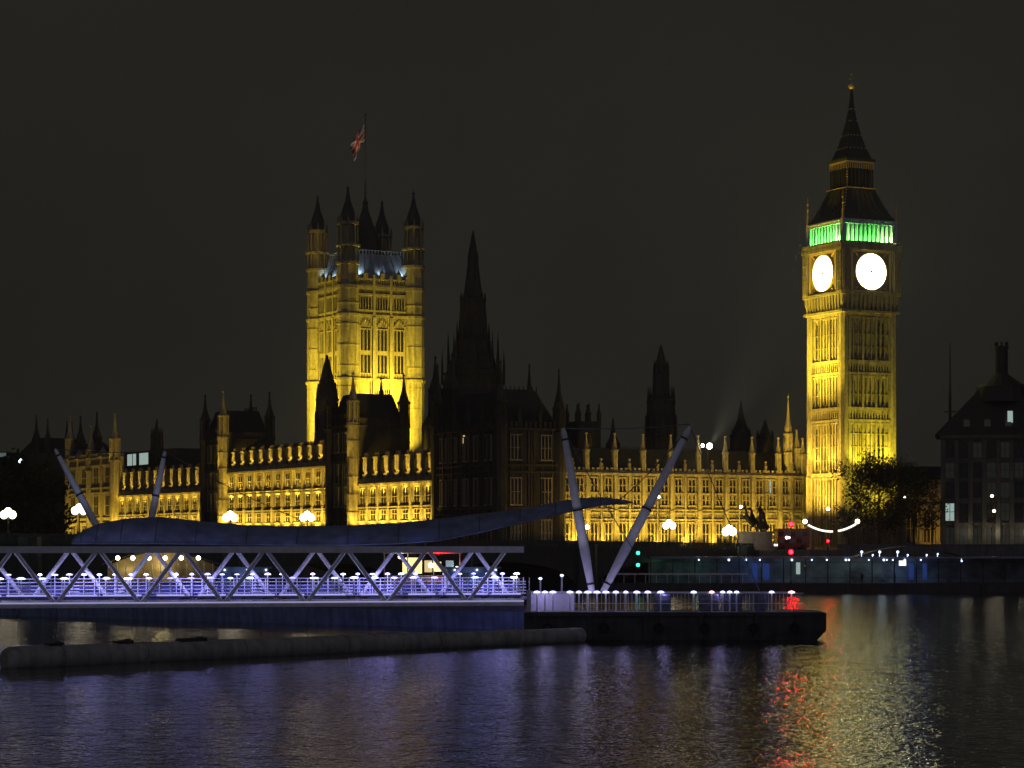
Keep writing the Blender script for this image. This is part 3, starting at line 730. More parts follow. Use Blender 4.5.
# dark flanking roofs round the central tower
ct2 = thing('turreted_block', 'dark gabled block with a peaked turret, left of the needle spire', 'building', P(6, 33), TH)
S = MB(); S.box(0, 26, 0, 14, 0, 27); S.obj('wall', M['shaded_stone'], ct2)
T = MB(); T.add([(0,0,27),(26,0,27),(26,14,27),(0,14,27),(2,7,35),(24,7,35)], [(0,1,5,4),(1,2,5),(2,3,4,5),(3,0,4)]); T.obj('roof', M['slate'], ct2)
for x, y in ((.8, 1), (.8, 9)):
    T = MB(); turret(T, x, y, 0, 34, 42, 1.5); T.obj('corner_turret', M['shaded_stone'], ct2)
hb = thing('turreted_block', 'dark unlit turreted block beyond the far left pavilion', 'building', (at(52, HZ, 735).x, 735, GZ), TH)
S = MB(); S.box(-8, 8, -5, 9, 0, 29); S.obj('wall', M['shaded_stone'], hb)
T = MB(); T.add([(-8,-5,29),(8,-5,29),(8,9,29),(-8,9,29),(-5,1,34),(5,1,34)], [(0,1,5,4),(1,2,5),(2,3,4,5),(3,0,4)]); T.obj('roof', M['slate'], hb)
for x, y, zt in ((-6.2, -4, 41), (-2.6, -4, 40), (5, -4, 39.5), (7, 7, 40)):
    T = MB(); turret(T, x, y, 20, zt-8, zt, 1.3); T.obj('corner_turret', M['shaded_stone'], hb)
fb = thing('office_block', 'distant block at the left edge with a pale green lit top', 'building', (at(-6, HZ, 820).x, 820, GZ), 0)
S = MB(); S.box(-14, 5, 0, 14, 0, 33); S.obj('wall', M['shaded_stone'], fb)
g = MB(); g.box(-14, 5, -.1, .1, 31.2, 32.6); g.obj('lit_fascia', glow('faint_green_fascia', (.25, .42, .34), .22), fb)

# ------------------------------------------------------------------ right: office building with chimneys, brown hall, antenna
ob = thing('office_building', 'dark stone office building with steep roof and tall round chimney', 'building', (at(943, HZ, 470).x, 470, GZ), R(-11))
S = MB(); S.box(0, 60, 0, 20, 0, 22.2); pit = 2.67
for i in range(23):
    S.box(i*pit-.42, i*pit+.42, -.75, .1, 0, 21.8)
for z in (4.9, 9.5, 13.6, 17.4, 21.6): S.box(0, 60, -.35, .1, z, z+.5)
S.box(-.6, 60.5, -1.1, .2, 22.0, 22.7)
S.obj('wall', mat('pale_sandstone', (.14, .13, .105), .8, .25, 1.5, stain=.35), ob)
Rf = MB(); Rf.add([(-1.6,-1.2,22.7),(60,-1.2,22.7),(60,21,22.7),(-1.6,21,22.7),(8,6,33),(60,6,33),(60,14,33),(8,14,33)], [(0,1,5,4),(1,2,6,5),(2,3,7,6),(3,0,4,7),(4,5,6,7)])
for i in range(20): Rf.box(i*pit+1, i*pit+1.2, -1.1, 0, 22.8, 23.6)
Rf.obj('roof', M['bronze'], ob)
for cx in (11.4, 24):
    C = MB(); C.prism(16, [(29.5, 5.6), (32.5, 4.9), (34.3, 2.4), (35.2, 1.25), (40.2, 1.25)], cx, 7.5)
    C.prism(16, [(40.2, 1.42), (40.7, 1.42)], cx, 7.5)
    for i in range(8): a = i*math.pi/4; C.box(cx+1.15*math.cos(a)-.16, cx+1.15*math.cos(a)+.16, 7.5+1.15*math.sin(a)-.16, 7.5+1.15*math.sin(a)+.16, 40.7, 41.5)
    C.obj('chimney', M['bronze'], ob)
def owin(hh, mt):
    g = MB(); g.box(-.85, .85, -.06, .05, 0, hh); o = g.obj('window', M[mt]); f = MB(); f.box(-.05, .05, -.14, 0, 0, hh); f.box(-.85, .85, -.14, 0, hh*.5, hh*.5+.1)
    for s_ in (-1, 1): f.box(s_*.9-.07, s_*.9+.07, -.2, .02, -.1, hh+.1)
    f.obj('frame', M['bronze'], o); return o
PW = {(hh, k): owin(hh, k) for hh in (3.0, 3.4) for k in ('glass', 'windim', 'winwhite')}
PROTOS += list(PW.values())
for r_, z in enumerate((1.0, 5.8, 10.3, 14.2, 18.2)):
    for i in range(9):
        x = (i+.5)*pit; k = 'glass'
        if (r_, i) in ((1, 0),): k = 'winwhite'
        elif (r_ == 0 and i % 2 == 0) or random.random() < .4: k = 'windim'
        c = cpy(PW[(3.0 if r_ > 1 else 3.4, k)], ob, (x, 0, z))
        if k == 'winwhite': c['label'] = 'tall window lit greenish white'
g = MB(); g.box(-.5, .5, -.3, .3, -1.3, 1.3); sk = g.obj('roof_window', M['winwhite'], ob, 'skylight lit white'); sk.location = (13, 1.15, 26.2); sk.rotation_euler = (R(-35), 0, 0)
for i in range(5):
    g = MB(); g.box(-.6, .6, -.35, .3, -.8, .8); sk = g.obj('dormer', M['windim'], ob); sk.location = (4.6+i*2.67*1.5, .5, 24.9); sk.rotation_euler = (R(-35), 0, 0)
for x, pw in ((4, 160), (9.5, 260), (15, 200), (20.5, 200)): lamp('POINT', ob.matrix_basis @ Vector((x, -3.5, 3.6)) if False else (ob.location+Vector((x, -2.2-x*.19, 3.4))), (1, .88, .62), pw*.4, size=.25, name='arcade_lamp')
an = MB(); a0 = at(950, HZ, 520); an.tube((a0.x, a0.y, GZ), (a0.x, a0.y, GZ+34), .42, .30, 6); an.tube((a0.x, a0.y, GZ+34), (a0.x, a0.y, EYE+(HZ-343)*520/F), .22, .08, 6)
for z in (20, 30): an.box(a0.x-1.3, a0.x+1.3, a0.y-.1, a0.y+.1, GZ+z, GZ+z+.2)
tag(an.obj('antenna_mast', M['black']), 'thin dark antenna mast rising left of the office building roof', 'antenna')
hl = thing('gothic_hall', 'dim brown gothic hall with arched window behind the trees', 'building', (at(903, HZ, 540).x, 540, GZ), R(10))
S = MB(); S.box(0, 12, 0, 10, 0, 15.6)
for x in (.3, 4, 8, 11.7): S.box(x-.35, x+.35, -.6, .1, 0, 15)
S.box(-.3, 12.3, -.5, .1, 9.6, 10.2); S.box(-.3, 12.3, -.5, .1, 15.2, 15.8); S.obj('wall', M['stone'], hl)
Rf = MB(); Rf.add([(0,0,15.7),(12,0,15.7),(12,10,15.7),(0,10,15.7),(0,5,19),(12,5,19)], [(0,1,5,4),(2,3,4,5),(0,4,3),(1,2,5)]); Rf.obj('roof', M['slate'], hl)
pr = window_proto(2.6, 6.6, 3)
for x in (2.1, 6, 9.9): put(pr, hl, x, 0, 1.6)
lamp('SPOT', hl.location+Vector((7, -8, 1)), SODO, 1900, hl.location+Vector((7, 1, 6)), .3, 80, .8)

# ------------------------------------------------------------------ trees
def tree(label, px, Y, h, rad, leaves, seed, trunk_r=.35, crown_lo=.3, size=.42, name='broadleaf_tree', group=None):
    rnd = random.Random(seed); c = at(px, HZ, Y)
    o = thing(name, label, 'tree', (c.x, c.y, GZ), 0, group)
    T = MB(); pts = [Vector((0, 0, -.2)), Vector((rnd.uniform(-.2, .2), 0, h*.25)), Vector((rnd.uniform(-.4, .4), 0, h*.55)), Vector((rnd.uniform(-.5, .5), 0, h*.9))]
    for i, (a, b) in enumerate(zip(pts, pts[1:])): T.tube(a, b, trunk_r*(1-.28*i), trunk_r*(1-.28*(i+1)), 8)
    tips = []
    for i in range(26):
        t = rnd.uniform(crown_lo*.8, .9); a = pts[0].lerp(pts[-1], t); ang = rnd.uniform(0, 6.28)
        L = rad*rnd.uniform(.5, 1.05)*(1.15-abs(t-.5)); e = a+Vector((math.cos(ang)*L, math.sin(ang)*L, L*rnd.uniform(.1, .8)))
        mid = a.lerp(e, .5)+Vector((0, 0, L*.1)); T.tube(a, mid, .12, .08, 5); T.tube(mid, e, .08, .03, 5); tips += [mid, e]
        for q in range(3):
            e2 = mid.lerp(e, rnd.random())+Vector((rnd.uniform(-1, 1), rnd.uniform(-1, 1), rnd.uniform(-.3, 1)))*rad*.3
            T.tube(mid, e2, .05, .02, 4); tips.append(e2)
    T.obj('trunk', M['bark'], o)
    Lf = MB()
    for i in range(leaves):
        p = rnd.choice(tips)+Vector((rnd.gauss(0, 1), rnd.gauss(0, 1), rnd.gauss(0, 1)))*rad*.13
        n_ = Vector((rnd.uniform(-1, 1), rnd.uniform(-1, 1), rnd.uniform(-1, 1))).normalized(); u = n_.orthogonal().normalized(); v = n_.cross(u); s = size*rnd.uniform(.5, 1.1)
        Lf.add([p-u*s, p-v*s*.55, p+u*s, p+v*s*.55], [(0,1,2,3)])
    Lf.obj('crown', M['leaf'], o)
    return o
tree('leafy dark tree silhouetted against the foot of the clock tower', 878, 470, 18, 7.4, 6800, 5, .42, .28, .36)
tree('thin nearly bare tree between the clock tower and the office building', 914, 478, 17.5, 5.4, 3600, 8, .3, .3, .3)
tree('low bushy tree at the left foot of the clock tower', 848, 466, 9, 2.6, 420, 9, .2, .3, .3)
tree('small dark tree at the left foot of the office building', 932, 468, 13, 3.2, 300, 12, .2, .35, .3)
for i, (px, Y, h, lb) in enumerate(((8, 600, 24, 'dark bushy park tree at the left edge beyond the bridge'), (34, 640, 23, 'dark bushy park tree between the left edge and the turreted block'), (42, 610, 19, 'lower dark park tree in front of the turreted block'))):
    tree(lb, px, Y, h, 8, 3000, 30+i, .5, .15, .8, 'park_tree')

# ------------------------------------------------------------------ the road bridge
def bz(x): return GZ+.1+2.0*math.sin(max(0, min(1, (34-x)/240))*math.pi/2)     # camber
rb = thing('road_bridge', 'long low dark green arched road bridge across the river', 'bridge', P(0, 0, 0), TH)
S = MB(); x0b, x1b = -176, 34; span = 35.0; pier = 4.0
N = 6
def under(x):
    t = ((x1b-x) % span)/span
    if t < pier/span: return -3
    q = (t-pier/span)/(1-pier/span)*2-1
    return .8+4.9*math.sqrt(max(0, 1-q*q))
xs = [x1b-i*.7 for i in range(int((x1b-x0b)/.7)+1)]
vs = []; fs = []
for x in xs:
    zt = bz(x)
    vs += [(x, -39, under(x)), (x, -39, zt), (x, -13, zt), (x, -13, under(x))]
for i in range(len(xs)-1):
    a = i*4; bq = a+4
    fs += [(a, a+1, bq+1, bq), (a+1, a+2, bq+2, bq+1), (a+2, a+3, bq+3, bq+2), (a+3, a, bq, bq+3)]
S.add(vs, fs); S.obj('arches', M['greenpaint'], rb)
S = MB()
for yy in (-39.2, -13.0):
    for i in range(0, len(xs)-1, 2):
        x, xn = xs[i], xs[min(i+2, len(xs)-1)]; za = bz(x)
        S.box(xn, x, yy, yy+.22, za-.5, za+.12); S.box(xn, x, yy, yy+.22, za+1.0, za+1.2)
        for q in range(3): xx = xn+(x-xn)*(q+.5)/3; S.box(xx-.14, xx+.14, yy+.03, yy+.19, za+.1, za+1.0)
S.obj('parapet', M['greenpaint'], rb)
for k in range(7):
    S = MB(); xx = x1b-k*span-pier/2; S.prism(8, [(-3, 2.4), (bz(xx)+.6, 2.0)], xx, -39.0, math.pi/8)
    S.obj('pier_casing', M['greenpaint'], rb)
S = MB()
for i in range(0, len(xs)-10, 10): S.box(xs[i+10], xs[i], -34, -18, bz(xs[i+5])+.02, bz(xs[i+5])+.06)
S.obj('roadway', M['asphalt'], rb)

# three-globe lamp standards on the bridge
def bridge_lamp(label, px, py, n=3, mt='globe', r=.42, off=0, grp='lamp standards on the road bridge'):
    x = bridge_t(px); p = P(x, -39.1, 0)
    base = bz(x)+.6; zt = EYE+(HZ-py)*p.y/F
    o = thing('lamp_standard', label, 'street lamp', (p.x, p.y, base), TH-.3, grp); H = zt-base
    S = MB(); S.prism(8, [(0, .28), (.8, .22), (1.0, .12), (H-.3, .09)])
    if n > 1:
        for s_ in (-1, 1): S.path([(0, 0, H-.9), (s_*.4, 0, H-.75), (s_*.66, 0, H-.5)], .06, 5)
    S.obj('post', M['black'], o)
    lamp('POINT', p+Vector((0, 1.4, H+.2+base)) if False else Vector((p.x+.5, p.y+1.5, zt+.2)), (1, .82, .5), 260 if n > 1 else 90, size=.4, name='bridge_lamp')
    pos = [(0, 0, H+.15)] if n == 1 else [(0, 0, H+.38), (-.68, 0, H-.12), (.68, 0, H-.12)]
    for c in pos:
        g = MB(); g.ball(c, r, 12, 8, 1.1); g.obj('globe', M[mt], o)
    return o
for lb, px, py in (('three globe bridge lamp at the far left edge of the bridge', 8, 514), ('three globe bridge lamp in front of the gold pavilion', 79, 510),
                   ('three globe bridge lamp in front of the farther lit turret', 230, 517), ('three globe bridge lamp before the middle river range', 307, 517),
                   ('three globe bridge lamp between the raised mast and the statue', 669, 525), ('big bright bridge lamp just left of the statue', 729, 531)):
    bridge_lamp(lb, px, py, r=.74 if 'big' in lb else .6)  # lamp glare is put into the oversized globes
bridge_lamp('single white bridge lamp beside the front mast', 587, 528, 1, 'globeW', .4)
bridge_lamp('small white bridge lamp under the raised canopy tip', 505, 524, 1, 'globeW', .26)

# ------------------------------------------------------------------ embankment: wall, lamps, signals, statue, bus, people
ew = thing('embankment_wall', 'long low dark granite parapet along the far embankment', 'wall', (0, 0, 0), 0)
S = MB(); S.add([], [])
a, c = Vector((62, 453.3)), Vector((420, 470.3)); dv = (c-a).normalized(); S.M = Matrix.Translation((a.x, a.y, GZ)) @ Matrix.Rotation(math.atan2(dv.y, dv.x), 4, 'Z')
S.box(0, 355, 0, .6, -.5, .95); S.box(-.1, 355, -.1, .7, .95, 1.15); S.obj('parapet', M['granite'], ew)
def streetlamp(label, px, py, Y, r=.36, mt='globe', name='street_lamp', base=GZ):
    p = at(px, py, Y); o = thing(name, label, 'street lamp', (p.x, p.y, base), 0); H = p.z-base
    S = MB(); S.prism(8, [(0, .2), (.8, .16), (1, .09), (H-r*.8, .07)]); S.box(-.2, .2, -.2, .2, H-r-.1, H-r+.05); S.obj('post', M['black'], o)
    g = MB(); g.ball((0, 0, H), r, 10, 7); g.obj('globe', M[mt], o); return o
for lb, px, py, Y, r in (('tall street lamp left of the statue rider', 741, 507, 466, .34), ('tall street lamp against the lower clock tower', 828, 509, 470, .36),
                         ('street lamp between the two trees', 905, 497, 474, .26), ('upper street lamp before the office building', 992, 496, 462, .3),
                         ('lower street lamp before the office building', 994, 511, 458, .3), ('small street lamp before the yellow range, behind the raised mast', 659, 497, 470, .28)):
    streetlamp(lb, px, py, Y, r)
streetlamp('lone white lamp on the dark left skyline', 20, 461, 640, .6, 'globeW')
fe = thing('light_garland', 'two sagging white light strips strung between globe posts before the clock tower', 'light garland', at(805, HZ, 463)*1, 0)
fe.location.z = GZ; sc_ = 463/F; zt = EYE+(HZ-522)*sc_-GZ
for x, lbl in ((0, 'post'), (52.5*sc_, 'post')):
    S = MB(); S.tube((x, 0, 0), (x, 0, zt), .1, .07, 8); S.box(x-.25, x+.25, -.25, .25, 0, 1.0); S.obj('post', M['black'], fe); g = MB(); g.ball((x, 0, zt+.1), .45, 10, 7); g.obj('globe', M['globe'], fe)
def sag(x): q = x/(52.5*sc_)*2-1; return zt-1.85+1.65*q*q
for a_, b_ in ((.06, .53), (.63, .97)):
    S = MB(); S.path([(52.5*sc_*(a_+(b_-a_)*i/10), 0, sag(52.5*sc_*(a_+(b_-a_)*i/10))) for i in range(11)], .19, 8); S.obj('light_strip', M['strip'], fe)

def signal(label, px, Y, pys, mt, base, top, r=.3):
    p = at(px, HZ, Y); o = thing('signal_post', label, 'signal light', (p.x, p.y, base), 0)
    S = MB(); S.tube((0, .2, 0), (0, .2, top-base), .09, .07, 6); S.box(-.25, .25, .05, .35, 0, .4); S.obj('post', M['black'], o)
    for py in pys:
        z = EYE+(HZ-py)*Y/F-base; hd_ = MB(); hd_.box(-.42, .42, .0, .35, z-.5, z+.5); hd_.box(-.42, .42, -.4, 0, z+.42, z+.5); hh = hd_.obj('signal_head', M['black'], o)
        g = MB(); g.disc((0, z), r, -.1, .02, 14); g.obj('lens', M[mt], hh)
    return o
signal('post with two red signal lights above the pontoon end', 791, 441.5, (524, 552), 'sigred', 1.6, 14, .36)
signal('post with two green signal lights right of the raised mast foot', 638, 432, (553, 565), 'siggreen', -1.5, 8.2, .33)
signal('short signal post with a red light under the light garland', 828, 464, (541,), 'sigred', GZ, 10, .22)

def skin(name, nodes, edges, mt, parent, loc=(0,0,0), rz=0, sub=2):
    me = bpy.data.meshes.new(name); me.from_pydata([p for p, r in nodes], edges, []); me.materials.append(mt)
    o = bpy.data.objects.new(name, me); COL.objects.link(o); o.parent = parent; o.location = loc; o.rotation_euler = (0, 0, rz)
    o.modifiers.new('skin', 'SKIN').use_smooth_shade = True
    sv = me.skin_vertices[0].data if me.skin_vertices else None
    if sv is None: me.skin_vertices.new(); sv = me.skin_vertices[0].data
    for i, (p, r) in enumerate(nodes): sv[i].radius = (r, r) if not isinstance(r, tuple) else r; sv[i].use_root = (i == 0)
    md = o.modifiers.new('sub', 'SUBSURF'); md.levels = sub; md.render_levels = sub
    return o
st = thing('statue_group', 'dark bronze group of two rearing horses, chariot and a robed figure with a spear', 'statue', (at(755, HZ, 459).x, 459, GZ+3.6), 0)
def horse(dx, dy, up):
    nd = [((dx+1.3, dy, 1.55), .42), ((dx+.6, dy, 1.75+.1*up), .46), ((dx-.1, dy, 2.15+.2*up), .44), ((dx-.45, dy, 2.75+.25*up), .27), ((dx-.75, dy, 3.35+.25*up), .2), ((dx-1.1, dy, 3.5+.25*up), .17), ((dx-1.55, dy, 3.2+.25*up), .11),
          ((dx+1.55, dy-.18, 1.1), .22), ((dx+1.25, dy-.2, .62), .12), ((dx+1.5, dy-.2, .08), .1), ((dx+1.55, dy+.18, 1.1), .22), ((dx+1.35, dy+.2, .62), .12), ((dx+1.6, dy+.2, .08), .1),
          ((dx-.65, dy-.2, 1.9+.2*up), .16), ((dx-1.25, dy-.2, 2.2+.2*up), .1), ((dx-1.35, dy-.2, 1.6+.2*up), .07), ((dx-.6, dy+.2, 1.75+.2*up), .16), ((dx-1.1, dy+.2, 1.75+.2*up), .1), ((dx-1.0, dy+.2, 1.2+.2*up), .07),
          ((dx+1.8, dy, 1.6), .12), ((dx+2.1, dy, 1.0), .07), ((dx-1.0, dy+.06, 3.85+.25*up), .05)]
    px_, pz_ = dx+1.4, .3; an = R(24); out_ = []      # the rear: everything but the hind feet turns up about the hocks
    for i, ((x, y, z), r) in enumerate(nd):
        if i not in (8, 9, 11, 12):
            ux, uz = x-px_, z-pz_; x, z = px_+ux*math.cos(an)+uz*math.sin(an)*.9, pz_-ux*math.sin(an)+uz*math.cos(an)
        out_.append(((x, y, z), max(r, .1)))
    nd = out_
    return nd, [(0,1),(1,2),(2,3),(3,4),(4,5),(5,6),(0,7),(7,8),(8,9),(0,10),(10,11),(11,12),(2,13),(13,14),(14,15),(2,16),(16,17),(17,18),(0,19),(19,20),(5,21)]
skin('horse', *horse(-2.3, -.55, .5), M['statue'], st); skin('horse', *horse(-1.1, .75, -.3), M['statue'], st)
fig = [((1.0, 0, 2.5), .42), ((.98, 0, 3.3), .36), ((.95, 0, 3.95), .44), ((.93, 0, 4.45), .16), ((.9, 0, 4.85), .25), ((1.05, 0, 1.6), .55), ((1.1, 0, .8), .62),
       ((.6, -.5, 3.9), .16), ((.42, -.75, 4.3), .12), ((.36, -.8, 4.95), .09), ((1.2, .5, 3.85), .16), ((1.35, .8, 3.4), .13), ((1.25, .95, 2.9), .1), ((1.35, .1, 3.3), .42), ((1.6, .1, 2.2), .45)]
skin('robed_figure', fig, [(0,1),(1,2),(2,3),(3,4),(0,5),(5,6),(2,7),(7,8),(8,9),(2,10),(10,11),(11,12),(2,13),(13,14)], M['statue'], st)
for dy in (-.45, .5):                                   # two crouching companions behind her
    skin('crouching_figure', [((2.0, dy, .95), .3), ((1.95, dy, 1.5), .28), ((1.85, dy, 2.0), .27), ((1.8, dy, 2.3), .1), ((1.75, dy, 2.6), .18), ((2.2, dy, .5), .28), ((1.6, dy-.2, 1.7), .12), ((1.4, dy-.2, 1.4), .1)], [(0,1),(1,2),(2,3),(3,4),(0,5),(2,6),(6,7)], M['statue'], st)
S = MB(); S.tube((.42, -.83, 1.9), (.34, -.83, 6.1), .045, .03, 6); S.obj('spear', M['statue'], st)
S = MB(); S.box(.6, 2.4, -.8, .8, .45, .7); S.box(.6, .75, -.8, .8, .7, 1.7)
for sy in (-.8, .72): S.add([(.6, sy, .6), (2.5, sy, .6), (2.5, sy, 1.1), (.6, sy, 1.9), (.6, sy+.08, .6), (2.5, sy+.08, .6), (2.5, sy+.08, 1.1), (.6, sy+.08, 1.9)], [(0,1,2,3),(7,6,5,4),(0,4,5,1),(1,5,6,2),(2,6,7,3),(3,7,4,0)])
S.tube((.7, -.4, .6), (-2, -.1, 1.2), .06, .06, 6); ch = S.obj('chariot', M['statue'], st)
for sy in (-1, .9):
    S = MB(); S.disc((1.6, .72), .72, sy, sy+.12, 20, .58)
    for i in range(4): a = i*math.pi/4; S.tube((1.6-.62*math.cos(a), sy+.06, .72-.62*math.sin(a)), (1.6+.62*math.cos(a), sy+.06, .72+.62*math.sin(a)), .04, .04, 5)
    S.obj('wheel', M['statue'], ch)
for mob in [st]: mob.scale = (1.06, 1.06, 1.06)
pl = thing('plinth', 'broad stepped granite plinth under the bronze horses at the bridge end', 'plinth', (at(755, HZ, 459).x, 459, GZ), 0)
S = MB(); S.box(-3.6, 3.6, -1.9, 1.9, 0, .7); S.box(-3.2, 3.2, -1.6, 1.6, .7, 3.2); S.box(-3.4, 3.4, -1.8, 1.8, 3.2, 3.6); S.obj('plinth_block', M['plinth'], pl)

bus = thing('double_decker_bus', 'red double decker bus with its lights on, right of the statue', 'bus', (at(792, HZ, 471).x, 471, GZ+.05), R(8))
S = MB(); S.box(-3.2, 3.2, -1.2, 1.2, .4, 4.0); S.box(-3.1, 3.1, -1.1, 1.1, 4.0, 4.2); S.obj('body', M['red'], bus)
for z0, z1 in ((1.35, 2.1), (2.75, 3.55)):
    for i in range(5):
        g = MB(); g.box(-3.0+i*1.2, -2.0+i*1.2, -1.24, -1.19, z0, z1); g.obj('window', M['windim' if (i+int(z0)) % 2 else 'glass'], bus)
g = MB(); g.box(-3.26, -3.19, -1.05, 1.05, 1.3, 2.3); g.box(-3.26, -3.19, -1.05, 1.05, 2.8, 3.6); g.obj('windscreen', M['glass'], bus)
for x in (-2.1, 1.9):
    for y in (-1.18, 1.02):
        g = MB(); g.disc((x, .5), .5, y-.06, y+.2, 18); g.obj('wheel', M['tyre'], bus)
for y in (-.8, .8): g = MB(); g.ball((-3.24, y, .95), .17, 8, 5); g.obj('headlight', M['globeW'], bus)
g = MB(); g.ball((-1.4, -1.22, 2.4), .28, 8, 5); g.ball((-.9, -1.22, 2.4), .2, 8, 5); g.obj('side_lamp', M['globeW'], bus)
g = MB(); g.ball((3.2, -.8, 1.1), .14, 8, 5); g.obj('tail_light', M['tail'], bus)

def person(label, px, Y, z, rz, sc=1.0, arm=0):
    o = thing('person', label, 'person', (at(px, HZ, Y).x, Y, z), rz)
    nd = [((0,0,.95), .15), ((0,0,1.2), .15), ((0,0,1.42), .17), ((0,0,1.53), .06), ((0,-.02,1.68), .105), ((.1,0,.88), .1), ((.11,-.03,.48), .07), ((.12,.02,.08), .05), ((.13,-.12,.04), .04),
          ((-.1,0,.88), .1), ((-.11,.05,.48), .07), ((-.12,.1,.08), .05), ((-.13,-.02,.04), .04), ((.22,0,1.42), .07), ((.28,-.03-.1*arm,1.15), .055), ((.27,-.15-.15*arm,.9+.15*arm), .04), ((-.22,0,1.42), .07), ((-.28,.03,1.15), .055), ((-.28,-.06,.88), .04)]
    b_ = skin('body', nd, [(0,1),(1,2),(2,3),(3,4),(0,5),(5,6),(6,7),(7,8),(0,9),(9,10),(10,11),(11,12),(2,13),(13,14),(14,15),(2,16),(16,17),(17,18)], M['coat'], o)
    g = MB(); g.ball((0, .02, 1.74), .12, 8, 6); g.obj('hair', M['black'], o)
    return o
for lb, px, rz in (('person in a dark coat on the bridge just right of the raised mast', 719, .4), ('person in a dark coat under the big bright bridge lamp', 725, -.6), ('person in a dark coat standing close to the statue plinth', 737, 2.0)):
    xq = bridge_t(px); p_ = P(xq, -38.2, 0); oo = person(lb, px, p_.y, bz(xq)+.55, rz)

# ------------------------------------------------------------------ far landing stage under the embankment
ls = thing('landing_stage', 'long floating landing stage with glass shelter and blue panels under the embankment', 'pier', (at(640, HZ, 440).x, 440, 0), 0)
s4 = 440/F; LL = 82
S = MB(); S.box(-8, LL, 0, 9, -1, 1.7); S.box(-8.1, LL, -.12, 9, 1.5, 1.75)
for i in range(12): S.box(i*7, i*7+.3, -.25, 0, -.8, 1.5)
S.obj('pontoon_hull', M['hullk'], ls)
S = MB(); S.box(2, LL, .4, 8, 6.3, 6.65)
S.add([(40+i*1.0, y, 6.65+1.9*math.sin(math.pi*i/20)) for y in (.5, 7.8) for i in range(21)], [(i, i+1, 22+i, 21+i) for i in range(20)]); S.obj('roof', M['lead'], ls)
S = MB()
for i in range(20): x = 2+i*4.1; S.box(x-.09, x+.09, .5, .68, 1.7, 6.3)
S.box(2, LL, .5, .6, 2.7, 2.76); S.box(2, LL, .5, .6, 5.6, 5.66); S.obj('frame', M['bronze'], ls)
S = MB(); S.box(2, LL, 7.6, 7.8, 1.7, 6.3); S.obj('rear_wall', mat('shelter_back_wall', (.20, .23, .24), .6, .8, .3), ls)
S = MB(); S.box(-7, 20, .3, .36, 3.3, 3.6)
for i in range(14): S.box(-7+i*2, -6.9+i*2, .3, .38, 1.7, 3.6)
S.obj('guard_rail', M['steel'], ls)
def X4(px): return (px-640)*s4
for px0, px1 in ((753, 758), (764, 770), (910, 915), (924, 928)):
    g = MB(); g.box(X4(px0), X4(px1), 1.2, 1.4, 2.4, 5.4); g.obj('blue_panel', M['bluepanel'], ls)
g = MB(); g.box(X4(797), X4(801), 1.2, 1.4, 3.4, 5.6); g.obj('lit_sign', M['winwhite'], ls)
g = MB(); g.box(X4(900), X4(907), 1.0, 1.2, 5.0, 5.9); g.obj('lit_sign', M['strip'], ls)
for px in (699, 729, 746, 760, 792, 812, 827, 846, 849, 869, 884, 887, 893, 905, 921):
    g = MB(); r_ = random.uniform(.13, .22); g.ball((X4(px), .2, 6.05), r_, 8, 5); g.obj('ceiling_lamp', M['led2'], ls)
for px, py in ((862, 552), (880, 552), (898, 552), (873, 555), (908, 555), (927, 555), (938, 554), (962, 561)):
    z = EYE+(HZ-py)*s4; g = MB(); g.tube((X4(px), .6, 6.5), (X4(px), .6, z), .05, .05, 5); g.ball((X4(px), .3, z), .25 if py == 552 else .17, 8, 5); g.obj('roof_lamp', M['led2'], ls)
for x, col, pw in ((X4(756), (.15, .35, 1), 90), (X4(700), (.4, 1, .75), 26), (X4(660), (.35, 1, .7), 22), (X4(800), (.7, .95, 1), 45), (X4(850), (.6, .95, .9), 34), (X4(885), (.65, .9, 1), 44), (X4(915), (.15, .35, 1), 80)):
    lamp('POINT', ls.location+Vector((x, 3.5, 5.2)), col, pw, size=.3, name='shelter_lamp')
for px, c_, sh, hgt in ((862, 'person in a dark coat waiting in the far shelter, left of the lit sign', .2, 0), (895, 'person in a dark coat waiting in the far shelter, under the bright strip sign', 1.5, 0)):
    person(c_, px, 440+2.2, 1.75, sh)

# ------------------------------------------------------------------ the near pier: gangway, canopy, masts, pontoon, barge, boom
g0 = at(-40, HZ, 226); GR = math.atan2(.196, .98)
gw = thing('gangway_bridge', 'long pale steel truss gangway glowing violet from its row of lamps', 'footbridge', (g0.x, g0.y, 0), GR)
ZT, ZB, GL, DW = 8.45, 3.15, 54.6, 3.8
def chord(y, z, w, h, u0=-4, u1=GL, mt='steel'):
    S = MB(); S.box(u0, u1, y-w/2, y+w/2, z-h/2, z+h/2); return S
chord(0, ZT, .5, .62).obj('top_chord', M['steel'], gw); chord(DW, ZT, .5, .62).obj('top_chord', M['steel'], gw)
S = chord(0, ZB, .5, .55); S.add([(-4, -.26, 3.2), (GL, -.26, 3.2), (GL, .24, 3.62), (-4, .24, 3.62), (-4, .24, 3.2), (GL, .24, 3.2)], [(0,1,2,3),(3,2,5,4),(0,3,4),(1,5,2)]); S.obj('bottom_chord', M['steel'], gw); chord(DW, ZB, .5, .55).obj('bottom_chord', M['steel'], gw)  # sloping flange added to catch the lamps' light on the near chord
for y, sh in ((0, 0), (DW, -2.6)):
    for k in range(-1, 8):
        ub = .94+8*k+sh
        for du in (-3.75, 3.75):
            ut = ub+du
            if ut < -4 or ut > GL or ub > GL or ub < -4: continue
            S = MB(); S.tube((ub+(.12 if du > 0 else -.12), y, ZB+.2), (ut, y, ZT-.25), .21, .21, 8); S.obj('brace', M['steel'], gw)
S = MB(); S.box(-4, GL, .3, DW-.3, 3.75, 3.95)
